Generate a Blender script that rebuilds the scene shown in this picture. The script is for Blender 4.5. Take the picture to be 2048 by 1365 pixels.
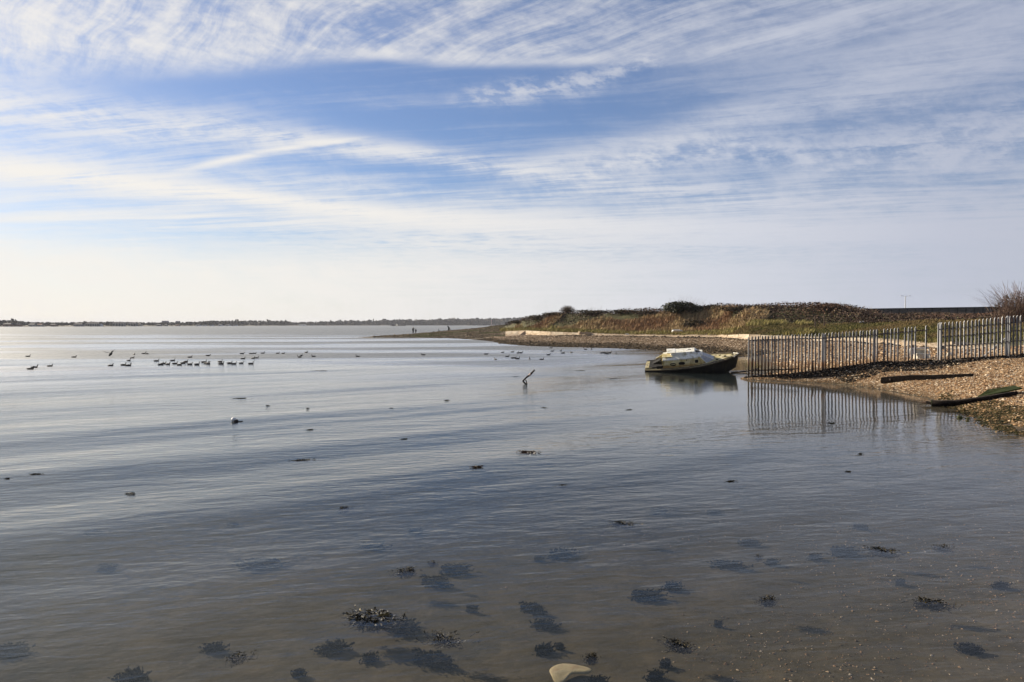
import bpy, bmesh, math, random
import numpy as np
from mathutils import Vector, Matrix, Euler

for o in list(bpy.data.objects):
    bpy.data.objects.remove(o)
random.seed(7)
rng = np.random.default_rng(7)
SC = bpy.context.scene
COL = SC.collection
R = math.radians

# ------------------------------------------------------------------ camera
F = 1479.0                       # focal length in photograph pixels (26 mm on 36 mm)
CAMH = 2.5
PITCH = math.atan(32.5 / F)      # looking very slightly down
cam_data = bpy.data.cameras.new('camera')
cam_data.lens = 26.0
cam_data.sensor_width = 36.0
cam_data.clip_start = 0.1
cam_data.clip_end = 20000
cam = bpy.data.objects.new('camera', cam_data)
cam.location = (0, 0, CAMH)
cam.rotation_euler = (math.pi / 2 - PITCH, 0, 0)
COL.objects.link(cam)
SC.camera = cam

# ------------------------------------------------------------------ light, sky, exposure
SUN_AZ, SUN_EL = R(-53), R(22)   # azimuth from +Y, negative to the left
SUN_DIR = Vector((math.sin(SUN_AZ) * math.cos(SUN_EL), math.cos(SUN_AZ) * math.cos(SUN_EL), math.sin(SUN_EL)))
sun_data = bpy.data.lights.new('sun', 'SUN')
sun_data.energy = 5.0
sun_data.angle = R(0.55)
sun_data.color = (1.0, 0.88, 0.70)
sun = bpy.data.objects.new('sun', sun_data)
sun.rotation_euler = (-SUN_DIR).to_track_quat('-Z', 'Y').to_euler()
sun.location = SUN_DIR * 100
COL.objects.link(sun)

SC.view_settings.view_transform = 'Standard'
SC.view_settings.look = 'None'
SC.view_settings.exposure = 1.0
SC.view_settings.gamma = 1.0
SC.view_settings.use_curve_mapping = False
SC.render.engine = 'CYCLES'
SC.cycles.use_denoising = True
SC.cycles.max_bounces = 7
SC.cycles.transparent_max_bounces = 16
SC.cycles.caustics_reflective = False
SC.cycles.caustics_refractive = False
SC.cycles.volume_bounces = 0
SC.cycles.sample_clamp_indirect = 6


class S:
    """a shader value socket with arithmetic"""
    def __init__(s, nt, sock):
        s.nt, s.k = nt, sock

    def m(s, op, *a, clamp=False):
        n = s.nt.nodes.new('ShaderNodeMath')
        n.operation = op
        n.use_clamp = clamp
        for i, v in enumerate((s,) + a):
            if isinstance(v, S):
                s.nt.links.new(v.k, n.inputs[i])
            else:
                n.inputs[i].default_value = v
        return S(s.nt, n.outputs[0])

    def __add__(s, o): return s.m('ADD', o)
    def __sub__(s, o): return s.m('SUBTRACT', o)
    def __mul__(s, o): return s.m('MULTIPLY', o)
    def __truediv__(s, o): return s.m('DIVIDE', o)
    def clamp(s): return s.m('ADD', 0.0, clamp=True)
    def inv(s): return const(s.nt, 1.0) - s

    def ss(s, a, b, lo=0.0, hi=1.0):
        n = s.nt.nodes.new('ShaderNodeMapRange')
        n.interpolation_type = 'SMOOTHSTEP'
        s.nt.links.new(s.k, n.inputs[0])
        for i, v in enumerate((a, b, lo, hi)):
            if isinstance(v, S):
                s.nt.links.new(v.k, n.inputs[i + 1])
            else:
                n.inputs[i + 1].default_value = v
        return S(s.nt, n.outputs[0])

    def curve(s, pts):
        """piecewise linear function through pts"""
        xs = [p[0] for p in pts]; ys = [p[1] for p in pts]
        x0, x1 = xs[0], xs[-1]; y0, y1 = min(ys), max(ys)
        t = ((s - x0) / (x1 - x0)).clamp()
        n = s.nt.nodes.new('ShaderNodeFloatCurve')
        c = n.mapping.curves[0]
        sc = max(y1 - y0, 1e-6)
        P = [((x - x0) / (x1 - x0), (y - y0) / sc) for x, y in pts]
        c.points[0].location = P[0]
        c.points[1].location = P[-1]
        for p in P[1:-1]:
            c.points.new(*p)
        for q in c.points:
            q.handle_type = 'VECTOR'
        n.mapping.update()
        s.nt.links.new(t.k, n.inputs[1])
        return S(s.nt, n.outputs[0]) * sc + y0


def const(nt, v):
    n = nt.nodes.new('ShaderNodeValue')
    n.outputs[0].default_value = v
    return S(nt, n.outputs[0])


def comb(nt, x, y, z):
    n = nt.nodes.new('ShaderNodeCombineXYZ')
    for i, v in enumerate((x, y, z)):
        if isinstance(v, S):
            nt.links.new(v.k, n.inputs[i])
        else:
            n.inputs[i].default_value = v
    return n.outputs[0]


def sep(nt, sock):
    n = nt.nodes.new('ShaderNodeSeparateXYZ')
    nt.links.new(sock, n.inputs[0])
    return [S(nt, n.outputs[i]) for i in range(3)]


def noise(nt, vec, scale, detail=4, rough=0.55, dist=0.0):
    n = nt.nodes.new('ShaderNodeTexNoise')
    nt.links.new(vec, n.inputs['Vector'])
    n.inputs['Scale'].default_value = scale
    n.inputs['Detail'].default_value = detail
    n.inputs['Roughness'].default_value = rough
    n.inputs['Distortion'].default_value = dist
    return S(nt, n.outputs[0])


def voronoi(nt, vec, scale, out='Color', feature='F1'):
    n = nt.nodes.new('ShaderNodeTexVoronoi')
    n.feature = feature
    nt.links.new(vec, n.inputs['Vector'])
    n.inputs['Scale'].default_value = scale
    return n.outputs[out]


def mixc(nt, fac, a, b, mode='MIX'):
    n = nt.nodes.new('ShaderNodeMix')
    n.data_type = 'RGBA'
    n.blend_type = mode
    for i, v in ((0, fac), (6, a), (7, b)):
        if isinstance(v, S):
            nt.links.new(v.k, n.inputs[i])
        elif hasattr(v, 'is_linked'):
            nt.links.new(v, n.inputs[i])
        elif isinstance(v, (int, float)):
            n.inputs[i].default_value = v
        else:
            n.inputs[i].default_value = (*v, 1)
    return n.outputs[2]


def ramp(nt, fac, stops, interp='LINEAR'):
    n = nt.nodes.new('ShaderNodeValToRGB')
    n.color_ramp.interpolation = interp
    e = n.color_ramp.elements
    while len(e) < len(stops):
        e.new(0.5)
    for i, (p, c) in enumerate(stops):
        e[i].position = p
        e[i].color = (*c, 1)
    nt.links.new(fac.k if isinstance(fac, S) else fac, n.inputs[0])
    return n.outputs[0]


def sky_deg(px, py):
    """azimuth and elevation in degrees of a point of the sky"""
    x = (px - 1024) / F
    v = (650 - py) / F
    return math.degrees(math.atan(x)), math.degrees(math.atan(v / math.sqrt(1 + x * x)))


def build_world():
    w = bpy.data.worlds.new('World')
    SC.world = w
    w.use_nodes = True
    w.cycles.sampling_method = 'MANUAL'
    w.cycles.sample_map_resolution = 256
    nt = w.node_tree
    nt.nodes.clear()
    L = nt.links.new
    out = nt.nodes.new('ShaderNodeOutputWorld')
    bg = nt.nodes.new('ShaderNodeBackground')
    bg.inputs['Strength'].default_value = 0.05
    sky = nt.nodes.new('ShaderNodeTexSky')
    sky.sky_type = 'NISHITA'
    sky.sun_disc = False
    sky.sun_elevation = SUN_EL
    sky.sun_rotation = SUN_AZ
    sky.air_density = 1.0
    sky.dust_density = 0.3
    sky.ozone_density = 2.5
    tc = nt.nodes.new('ShaderNodeTexCoord')
    nrm = nt.nodes.new('ShaderNodeVectorMath'); nrm.operation = 'NORMALIZE'
    L(tc.outputs['Generated'], nrm.inputs[0])
    D = nrm.outputs[0]
    x, y, z = sep(nt, D)
    az = x.m('ARCTAN2', y) * (180 / math.pi)
    el = z.m('ARCSINE') * (180 / math.pi)
    ela = el.m('MAXIMUM', 0.0)
    zz = z.m('MAXIMUM', 0.035)
    # cloud-layer coordinates: where the view ray meets a level sheet
    cx, cy = x / zz, y / zz
    # fibrous cirrus grain running along several directions
    wn = noise(nt, comb(nt, cx * 0.6, cy * 0.6, 12.0), 1.0, 2, 0.5) - 0.5

    def fib(ang, along, across, seed, detail=5, rough=0.6, dist=0.3, wob=0.35):
        ca, sa = math.cos(R(ang)), math.sin(R(ang))
        a = cx * ca + cy * sa
        b = cy * ca - cx * sa + wn * wob
        return noise(nt, comb(nt, a * along, b * across, seed), 1.0, detail, rough, dist)
    f_top = fib(128, 0.85, 6.0, 3.0, detail=7, rough=.7, dist=0.35, wob=0.5)
    f_lump = noise(nt, comb(nt, cx, cy, 5.0), 3.4, 5, 0.62, 0.4)
    f_str = fib(-14, 0.30, 2.4, 11.0, wob=0.35)
    f_fine = fib(-17, 0.8, 6.5, 17.0, detail=7, rough=.72, wob=0.3)
    f_ang = noise(nt, comb(nt, az * .22 + el * .10, el * .62 + f_str * 1.5, 33.0), 1.0, 7, .74, .3)
    f_flake = noise(nt, comb(nt, az * .55 + el * .35, el * 1.1, 37.0), 1.0, 5, .65, .2)
    f_fine = f_fine * .55 + f_ang * .45
    f_big = noise(nt, comb(nt, cx * 0.35, cy * 0.5, 21.0), 1.0, 3, 0.5)
    dens = None

    def pts(lst, k=0):
        return [sky_deg(*p) for p in lst]

    def band(lst, width_pts, strength, grain, g0, g1, wob=0.5):
        c = az.curve(pts(lst))
        wv = az.curve(width_pts)
        d = (ela + (f_fine - 0.5) * wob - c) / wv
        body = (d * d * -1.0).m('EXPONENT')
        return body * grain.ss(g0, g1, 0.15, 1.0) * strength

    def over(a, b):
        return (a + b - a * b)
    # upper veil with its clean lower edge
    edge = az.curve(pts([(-60, 172), (250, 150), (500, 141), (640, 128), (760, 121), (880, 133), (1130, 135), (1300, 131), (1450, 130), (1600, 118), (1800, 105), (2100, 95)]))
    edge_soft = az.curve([(-34, 3.2), (-22, 1.8), (-10, 0.8), (10, 0.7), (20, 2.2), (34, 4.5)])
    veil_t = (ela - edge) / edge_soft
    veil = veil_t.ss(-0.5, 0.7)
    grain_top = (f_top * 0.52 + f_flake * 0.22 + f_lump * 0.26).ss(0.38, 0.62, 0.12, 1.0)
    veil = veil * grain_top * az.curve([(-34, 0.86), (-10, 0.72), (8, 0.62), (20, 0.60), (34, 0.55)]) * ela.ss(26, 50, 1.0, 0.4)
    dens = veil
    # thin bright line of the veil's edge
    dens = over(dens, ((veil_t - 0.35) * (veil_t - 0.35) * -3.0).m('EXPONENT') * az.curve([(-34, 0.05), (-20, 0.20), (-8, 0.34), (12, 0.30), (22, 0.08)]) * f_str.ss(0.3, 0.6, 0.5, 1))
    # streaks
    dens = over(dens, band([(-200, 165), (0, 215), (250, 250), (450, 262), (620, 284), (820, 306), (1020, 338), (1230, 372), (1500, 400), (2100, 420)],
                           [(-36, 1.9), (-20, 1.25), (-8, 0.75), (2, 0.9), (10, 1.3), (34, 1.8)], 0.78, f_fine, 0.36, 0.60, 0.9))
    dens = over(dens, band([(-200, 285), (0, 338), (250, 366), (420, 384), (600, 408), (800, 432), (1000, 446), (1400, 455), (2100, 470)],
                           [(-36, 1.35), (-20, 0.85), (-8, 1.1), (6, 1.2), (34, 1.2)], 0.95, f_fine, 0.26, 0.52, 0.9))
    dens = over(dens, band([(-200, 270), (0, 296), (250, 335), (450, 352), (700, 372), (900, 396), (2100, 430)],
                           [(-36, 0.9), (-15, 1.0), (0, 1.0), (34, 1.2)], 0.42, f_fine, 0.40, 0.64, 0.9))
    dens = over(dens, band([(-200, 430), (200, 432), (500, 440), (900, 452), (2100, 452)],
                           [(-36, 0.7), (0, 0.8), (34, 0.8)], 0.6, f_str, 0.30, 0.6, 0.5))
    # right-hand streaks that climb away
    dens = over(dens, band([(-200, 420), (1000, 345), (1120, 318), (1300, 288), (1460, 240), (1650, 200), (1850, 150), (2200, 60)],
                           [(-36, 1.0), (3, 1.0), (12, 1.1), (34, 2.4)], 0.55, f_fine, 0.32, 0.6, 1.2) * az.ss(-5, 4))
    dens = over(dens, band([(-200, 420), (1000, 400), (1250, 320), (1450, 296), (1650, 318), (1850, 300), (2200, 240)],
                           [(-36, 1.0), (9, 1.2), (20, 1.3), (34, 2.6)], 0.72, f_flake * .5 + f_ang * .5, 0.40, 0.60, 1.4) * az.ss(-2, 8))
    # flaky strip under the veil edge
    dens = over(dens, band([(-200, 250), (930, 196), (1080, 183), (1200, 160), (1290, 128), (2200, 60)],
                           [(-36, 0.5), (-4.5, 0.5), (-1, 0.75), (5, 0.8), (10, 0.5), (11.5, 0.4)], 0.55, f_flake * .7 + f_ang * .3, 0.42, 0.60, 1.6) * az.ss(-6, -1.5) * az.ss(12.5, 10))
    # contrail
    dens = over(dens, band([(-200, 470), (330, 352), (420, 330), (520, 309), (620, 292), (690, 284), (745, 276), (2100, 120)],
                           [(-36, 0.3), (-23, 0.30), (-16, 0.30), (-12, 0.16), (-10.5, 0.08), (34, 0.08)], 0.85, f_fine, 0.1, 0.5, 0.2) * az.ss(-27, -21) * az.ss(-10.0, -13.5))
    # thin high veil to the right and a broken sheet over the middle distance
    dens = over(dens, az.ss(2, 36) * 0.50 * (f_str * .5 + f_ang * .5).ss(0.34, 0.64, 0.2, 1.0) * ela.ss(32, 4, 0.6, 1.0))
    mid = ela.ss(13.2, 8.0) * (f_str * 0.5 + f_fine * 0.5).ss(0.42, 0.66) * 0.52
    dens = over(dens, mid)
    lowmid = ela.ss(10.0, 6.2) * (f_lump * 0.5 + f_big * 0.5).ss(0.36, 0.6) * az.ss(-22, -4, 0.25, 0.8)
    dens = over(dens, lowmid)
    # the pale layer low over the horizon
    low = (ela + (f_big - 0.5) * 3.0 + (f_str - 0.5) * 1.2).ss(7.4, 3.8) * (f_ang.ss(.3, .65, .72, .92))
    dens = over(dens, low).clamp()
    # faint wisps in the clear part
    dens = over(dens, (f_fine * .5 + f_str * .5).ss(.46, .70) * .30 * ela.ss(5, 9))
    # faint base veil all over
    dens = over(dens, const(nt, 0.04)).clamp()
    # brightness of cloud by the angle from the sun
    dot = nt.nodes.new('ShaderNodeVectorMath'); dot.operation = 'DOT_PRODUCT'
    L(D, dot.inputs[0]); dot.inputs[1].default_value = SUN_DIR
    cosang = S(nt, dot.outputs['Value'])
    ccol = ramp(nt, cosang.ss(-0.35, 0.9), [(0.0, (4.3, 4.6, 5.4)), (0.35, (5.3, 5.6, 6.6)), (0.62, (6.7, 6.9, 7.6)), (0.85, (8.2, 8.1, 8.1)), (1.0, (9.4, 9.0, 8.4))])
    # denser low layer is a little greyer away from the sun, thick tops whiter
    skyc = mixc(nt, 1.0, sky.outputs[0], (0.74, 0.81, 1.01), 'MULTIPLY')
    col = mixc(nt, dens, skyc, ccol)
    L(col, bg.inputs['Color'])
    L(bg.outputs[0], out.inputs[0])


build_world()

# ------------------------------------------------------------------ helpers
def ray(px, py):
    """unit-depth ray (per metre of Y) through a point of the photograph"""
    cx, cy = (px - 1024) / F, (682.5 - py) / F
    c, s = math.cos(PITCH), math.sin(PITCH)
    d = Vector((cx, c + cy * s, -s + cy * c))
    return d / d.y


def at(px, py, Y):
    d = ray(px, py)
    return Vector((d.x * Y, Y, CAMH + d.z * Y))


def on_water(px, py, z=0.0):
    d = ray(px, py)
    return at(px, py, (z - CAMH) / d.z)


# ---- terrain: depth (m) and height (m) along a fan of bearings from the viewpoint
# columns: bearing marker px -> 12 control points (Y, z)
COLS = {
    -300: [(4, -.45), (8, -.55), (16, -.8), (34, -1.0), (42, -1.1), (55, -1.2), (100, -1.4), (140, -1.5), (150, -1.5), (165, -1.5), (180, -1.5), (200, -1.6), (430, -2.0)],
    300: [(4, -.38), (8, -.48), (16, -.7), (34, -.9), (42, -1.0), (55, -1.1), (100, -1.2), (140, -1.2), (150, -1.2), (165, -1.2), (180, -1.3), (200, -1.4), (430, -2.0)],
    650: [(4, -.34), (8, -.44), (16, -.65), (34, -.8), (42, -.8), (55, -.8), (100, -.7), (128, -.35), (140, -.2), (150, -.15), (165, -.3), (190, -.7), (430, -2.0)],
    740: [(4, -.33), (8, -.43), (16, -.6), (34, -.75), (42, -.75), (55, -.7), (110, -.5), (138, -.05), (143, .02), (149, .06), (156, .0), (190, -.5), (430, -2.0)],
    790: [(4, -.33), (8, -.42), (16, -.6), (34, -.75), (42, -.75), (55, -.7), (110, -.5), (139, -.04), (145, .06), (155, .14), (168, .10), (190, -.3), (430, -2.0)],
    830: [(4, -.33), (8, -.42), (16, -.6), (34, -.7), (42, -.75), (55, -.7), (110, -.5), (139, -.03), (147, .09), (165, .22), (184, .24), (196, -.1), (430, -2.0)],
    900: [(4, -.32), (8, -.42), (16, -.6), (34, -.7), (42, -.7), (55, -.7), (110, -.4), (136, -.03), (148, .22), (168, .72), (187, 1.02), (200, .5), (430, -2.0)],
    945: [(4, -.32), (8, -.41), (16, -.58), (34, -.7), (42, -.7), (55, -.6), (100, -.3), (123, -.03), (140, .30), (168, 1.1), (188, 1.5), (205, 1.0), (430, -2.0)],
    1000: [(4, -.32), (8, -.41), (16, -.58), (34, -.7), (42, -.7), (55, -.6), (99, 0), (130, .45), (160, .95), (167, 1.38), (175, 2.25), (195, 1.4), (430, -2.0)],
    1050: [(4, -.31), (8, -.40), (16, -.57), (34, -.65), (42, -.65), (55, -.5), (88, 0), (137, .65), (138.5, 1.38), (143, 1.75), (152, 3.35), (175, 3.0), (430, -1.0)],
    1100: [(4, -.31), (8, -.40), (16, -.56), (34, -.6), (42, -.6), (55, -.5), (84, 0), (124, .70), (125.5, 1.28), (131, 1.6), (140, 4.15), (165, 4.1), (430, 2.0)],
    1170: [(4, -.30), (8, -.39), (16, -.55), (34, -.55), (42, -.55), (55, -.45), (81.5, 0), (118, .82), (119.5, 1.15), (124, 1.45), (135, 4.45), (160, 4.3), (430, 2.5)],
    1260: [(4, -.30), (8, -.38), (16, -.52), (34, -.5), (42, -.5), (55, -.4), (77, 0), (111, .83), (114, .97), (117, 1.25), (128, 4.35), (155, 4.3), (430, 2.5)],
    1365: [(4, -.29), (8, -.37), (16, -.5), (32, -.45), (40, -.4), (50, -.35), (71, 0), (104, .80), (107, .97), (110, 1.25), (120, 4.9), (150, 4.8), (430, 2.5)],
    1437: [(4, -.28), (8, -.36), (16, -.45), (31, -.3), (38, -.3), (48, -.3), (66, 0), (100, .82), (102, 1.04), (106, 1.5), (118, 4.9), (148, 4.8), (430, 2.5)],
    1478: [(4, -.28), (8, -.35), (16, -.42), (31.5, -.12), (34.3, .0), (37, -.15), (62.5, 0), (85, .88), (88, 1.3), (96, 1.95), (110, 4.8), (140, 4.6), (430, 2.5)],
    1500: [(4, -.28), (8, -.35), (16, -.40), (33.2, 0), (34.0, .12), (36, -.1), (60.5, 0), (80, .88), (82.5, 1.36), (90, 2.18), (105, 4.75), (135, 4.6), (430, 2.5)],
    1560: [(4, -.27), (8, -.34), (16, -.38), (32.4, 0), (33.6, .20), (38, .08), (55, .25), (76, .90), (78.5, 1.28), (89, 2.24), (104, 4.75), (134, 4.6), (430, 2.5)],
    1640: [(4, -.27), (8, -.33), (15, -.35), (31.6, 0), (33.1, .40), (40, .50), (54, .65), (71, .92), (73.5, 1.25), (88, 2.35), (102, 4.8), (132, 4.6), (430, 2.5)],
    1690: [(4, -.26), (8, -.32), (15, -.32), (30.6, 0), (32.8, .62), (40, .74), (52, .84), (66, .98), (68, 1.26), (85, 2.56), (100, 4.35), (130, 4.4), (430, 2.5)],
    1760: [(4, -.26), (8, -.31), (14, -.30), (28.4, 0), (32.4, .86), (38, .88), (48, .92), (60, .97), (62, 1.28), (82, 2.65), (97, 3.7), (130, 3.4), (430, 2.5)],
    1850: [(4, -.25), (8, -.30), (13, -.28), (25.2, 0), (32.0, .94), (35, .98), (41, .98), (48, 1.0), (50, 1.15), (75, 2.82), (94, 3.45), (130, 3.2), (430, 2.5)],
    1900: [(4, -.24), (8, -.29), (12.5, -.26), (23.1, 0), (31.7, .98), (34.5, 1.0), (38, 1.02), (44, 1.05), (46, 1.2), (70, 2.85), (90, 3.4), (130, 3.2), (430, 2.5)],
    1960: [(4, -.24), (8, -.28), (12, -.24), (20.3, 0), (31.4, 1.06), (34.2, 1.1), (37, 1.12), (41, 1.15), (43, 1.3), (65, 2.85), (85, 3.35), (130, 3.2), (430, 2.5)],
    2048: [(4, -.22), (8, -.25), (11, -.2), (17.7, 0), (31.0, 1.22), (33.5, 1.35), (35, 1.4), (37, 1.45), (40, 1.6), (56, 2.7), (75, 3.25), (130, 3.2), (430, 2.5)],
}
for _p, _c in COLS.items():                       # the bed shoals towards the viewer
    for _i, _k in ((0, .50), (1, .62), (2, .85)):
        _c[_i] = (_c[_i][0], _c[_i][1] * (_k if _p > 0 else .9))
    for _i in range(3, 13):                           # and drops away in the open channel
        if _c[_i][1] < -.25:
            _c[_i] = (_c[_i][0], _c[_i][1] * 2.4)
_cols = [(math.atan((p - 1024) / F), [(d / math.cos(math.atan((p - 1024) / F)), z) for d, z in c]) for p, c in COLS.items()]
_l, _r = _cols[0][1], _cols[-1][1]
shore = [(1.5, -.1), (4, .1), (6, .25), (9, .45), (14, .8), (20, 1.1), (28, 1.3), (37, 1.5), (48, 1.7), (66, 2.6), (90, 3.4), (155, 3.5), (520, 2.5)]
_cols = ([(-math.pi, [(a, b) for a, b in shore]), (R(-120), [(3, .0), (4, .05)] + shore[2:]), (R(-85), _l)] + _cols
         + [(R(50), [(4, -.1), (6, -.05), (8, .0), (14, .3)] + _r[4:]), (R(85), shore), (math.pi, shore)])
_A = np.array([c[0] for c in _cols])
_RR = np.array([[p[0] for p in c[1]] for c in _cols])
_ZZ = np.array([[p[1] for p in c[1]] for c in _cols])


def vnoise(x, y, seed=0):
    """smooth value noise, numpy"""
    xi, yi = np.floor(x).astype(np.int64), np.floor(y).astype(np.int64)
    fx, fy = x - xi, y - yi
    fx = fx * fx * (3 - 2 * fx); fy = fy * fy * (3 - 2 * fy)

    def hsh(a, b):
        h = (a * 374761393 + b * 668265263 + seed * 974711) & 0x7fffffff
        h = ((h ^ (h >> 13)) * 1274126177) & 0x7fffffff
        return ((h ^ (h >> 16)) & 0xffff) / 65535.0
    return ((hsh(xi, yi) * (1 - fx) + hsh(xi + 1, yi) * fx) * (1 - fy) + (hsh(xi, yi + 1) * (1 - fx) + hsh(xi + 1, yi + 1) * fx) * fy) - 0.5


def ground(x, y):
    x = np.atleast_1d(np.asarray(x, float)); y = np.atleast_1d(np.asarray(y, float))
    a = np.arctan2(x, y); r = np.hypot(x, y)
    nk = _RR.shape[1]
    rr = [np.interp(a, _A, _RR[:, k]) for k in range(nk)]
    zz = [np.interp(a, _A, _ZZ[:, k]) for k in range(nk)]
    z = np.where(r < rr[0], zz[0], zz[-1])
    for k in range(nk - 1):
        m = (r >= rr[k]) & (r < rr[k + 1])
        t = (r - rr[k]) / np.maximum(rr[k + 1] - rr[k], 1e-3)
        if k in (9, 10):
            t = t * t * (3 - 2 * t)
        z = np.where(m, zz[k] + (zz[k + 1] - zz[k]) * t, z)
    far = r > rr[-1]
    z = np.where(far, zz[-1] - np.minimum((r - rr[-1]) * 0.01, 5), z)
    hi = np.clip((z - 1.4) / 1.5, 0, 1)
    z = z + vnoise(x * .18, y * .18, 1) * 0.7 * hi + vnoise(x * .6, y * .6, 2) * 0.3 * hi
    low = np.clip((z + .02) / .25, 0, 1) * (1 - hi)
    z = z + vnoise(x * .35, y * .35, 3) * .10 * low + vnoise(x * 1.3, y * 1.3, 4) * .05 * low
    z = z + vnoise(x * .5, y * .5, 5) * .05 * (z < .02)
    return z


def gz(x, y):
    return float(ground(x, y)[0])


def hit(px, py, y0=3.0, y1=400.0):
    """where the view ray of a photograph point meets the ground"""
    d = ray(px, py)
    Y = np.geomspace(y0, y1, 3000)
    g = ground(d.x * Y, Y)
    z = CAMH + d.z * Y
    i = np.argmax(z <= g)
    return Vector((d.x * Y[i], Y[i], float(g[i])))


def zone(x, y):
    """control-point coordinate (0..12) across the shore profile"""
    a = np.arctan2(x, y); r = np.hypot(x, y)
    nk = _RR.shape[1]
    rr = [np.interp(a, _A, _RR[:, k]) for k in range(nk)]
    t = np.zeros_like(r)
    for k in range(nk - 1):
        m = (r >= rr[k]) & (r < rr[k + 1])
        t = np.where(m, k + (r - rr[k]) / np.maximum(rr[k + 1] - rr[k], 1e-3), t)
    return np.where(r >= rr[-1], nk - 1.0, t)


def bearing_px(x, y):
    return 1024 + F * x / y


def link(o, parent=None):
    COL.objects.link(o)
    if parent is not None:
        o.parent = parent
    return o


def tag(o, label=None, cat=None, group=None, kind=None):
    for k, v in (('label', label), ('category', cat), ('group', group), ('kind', kind)):
        if v:
            o[k] = v
    return o


def empty(name, loc, rz=0.0, rot=None):
    o = bpy.data.objects.new(name, None)
    o.empty_display_size = 0.3
    o.location = loc
    o.rotation_euler = rot if rot is not None else (0, 0, rz)
    return link(o)


def arrays_mesh(name, V, Fc, mat, smooth=False):
    """fast mesh from vertex array (n,3) and face array (m,k)"""
    me = bpy.data.meshes.new(name)
    V = np.asarray(V, np.float32); Fc = np.asarray(Fc, np.int32)
    k = Fc.shape[1]
    me.vertices.add(len(V)); me.vertices.foreach_set('co', V.ravel())
    me.loops.add(Fc.size); me.loops.foreach_set('vertex_index', Fc.ravel())
    me.polygons.add(len(Fc)); me.polygons.foreach_set('loop_start', np.arange(0, Fc.size, k, dtype=np.int32))
    me.polygons.foreach_set('use_smooth', np.full(len(Fc), smooth))
    me.update(calc_edges=True)
    if mat:
        me.materials.append(mat)
    return me


def arrays_obj(name, V, Fc, mat, parent=None, smooth=False):
    return link(bpy.data.objects.new(name, arrays_mesh(name, V, Fc, mat, smooth)), parent)


class MB:
    """collects shapes into one mesh"""
    def __init__(s):
        s.v, s.f = [], []

    def add(s, vs, fs):
        n = len(s.v)
        s.v += [tuple(v) for v in vs]
        s.f += [tuple(i + n for i in f) for f in fs]
        return s

    def box(s, c, d, rot=None, taper=1.0):
        M = Euler(rot).to_matrix() if rot else Matrix.Identity(3)
        c = Vector(c)
        vs = []
        for z in (-1, 1):
            t = taper if z > 0 else 1
            for x, y in ((-1, -1), (1, -1), (1, 1), (-1, 1)):
                vs.append(c + M @ Vector((x * d[0] / 2 * t, y * d[1] / 2 * t, z * d[2] / 2)))
        return s.add(vs, [(3, 2, 1, 0), (4, 5, 6, 7), (0, 1, 5, 4), (1, 2, 6, 5), (2, 3, 7, 6), (3, 0, 4, 7)])

    def tube(s, pts, rad, n=6, cap=True, squash=None):
        pts = [Vector(p) for p in pts]
        if not hasattr(rad, '__len__'):
            rad = [rad] * len(pts)
        rings = []
        up0 = Vector((0, 0, 1))
        for i, p in enumerate(pts):
            t = (pts[min(i + 1, len(pts) - 1)] - pts[max(i - 1, 0)]).normalized()
            u = Vector((0, 1, 0)) if abs(t.y) < .95 else Vector((1, 0, 0))
            a = t.cross(u).normalized(); b = a.cross(t).normalized()
            sq = squash[i] if squash else 1.0
            rings.append([p + (a * math.cos(k * 2 * math.pi / n) + b * math.sin(k * 2 * math.pi / n) * sq) * rad[i] for k in range(n)])
        return s.loft(rings, cap)

    def loft(s, rings, cap=True, closed=True):
        n = len(rings[0])
        vs = [v for r in rings for v in r]
        fs = []
        for i in range(len(rings) - 1):
            for k in range(n if closed else n - 1):
                k2 = (k + 1) % n
                fs.append((i * n + k, i * n + k2, (i + 1) * n + k2, (i + 1) * n + k))
        if cap:
            fs.append(tuple(range(n - 1, -1, -1)))
            fs.append(tuple(range((len(rings) - 1) * n, len(rings) * n)))
        return s.add(vs, fs)

    def prism(s, outline, y0, y1):
        """outline of (x,z), extruded along y"""
        n = len(outline)
        return s.loft([[Vector((x, y0, z)) for x, z in outline], [Vector((x, y1, z)) for x, z in outline]])

    def mesh(s, name, mat, smooth=False):
        me = bpy.data.meshes.new(name)
        me.from_pydata(s.v, [], s.f)
        if smooth:
            me.polygons.foreach_set('use_smooth', [True] * len(me.polygons))
        me.update()
        bm = bmesh.new(); bm.from_mesh(me)
        bmesh.ops.recalc_face_normals(bm, faces=bm.faces)
        bm.to_mesh(me); bm.free()
        if mat:
            me.materials.append(mat)
        return me

    def build(s, name, mat, parent=None, smooth=False, loc=None, rot=None, bevel=0):
        o = bpy.data.objects.new(name, s.mesh(name, mat, smooth))
        if loc is not None:
            o.location = loc
        if rot is not None:
            o.rotation_euler = rot
        link(o, parent)
        if bevel:
            b = o.modifiers.new('bevel', 'BEVEL'); b.width = bevel; b.segments = 2; b.limit_method = 'ANGLE'
        return o


def new_mat(name):
    m = bpy.data.materials.new(name)
    m.use_nodes = True
    nt = m.node_tree
    b = nt.nodes['Principled BSDF']
    return m, nt, b


def pos(nt, kind='Object'):
    if kind == 'World':
        return nt.nodes.new('ShaderNodeNewGeometry').outputs['Position']
    return nt.nodes.new('ShaderNodeTexCoord').outputs[kind]


def set_bump(nt, b, h, dist=0.02, strength=1.0):
    n = nt.nodes.new('ShaderNodeBump')
    n.inputs['Distance'].default_value = dist
    n.inputs['Strength'].default_value = strength
    nt.links.new(h.k, n.inputs['Height'])
    nt.links.new(n.outputs[0], b.inputs['Normal'])


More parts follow.
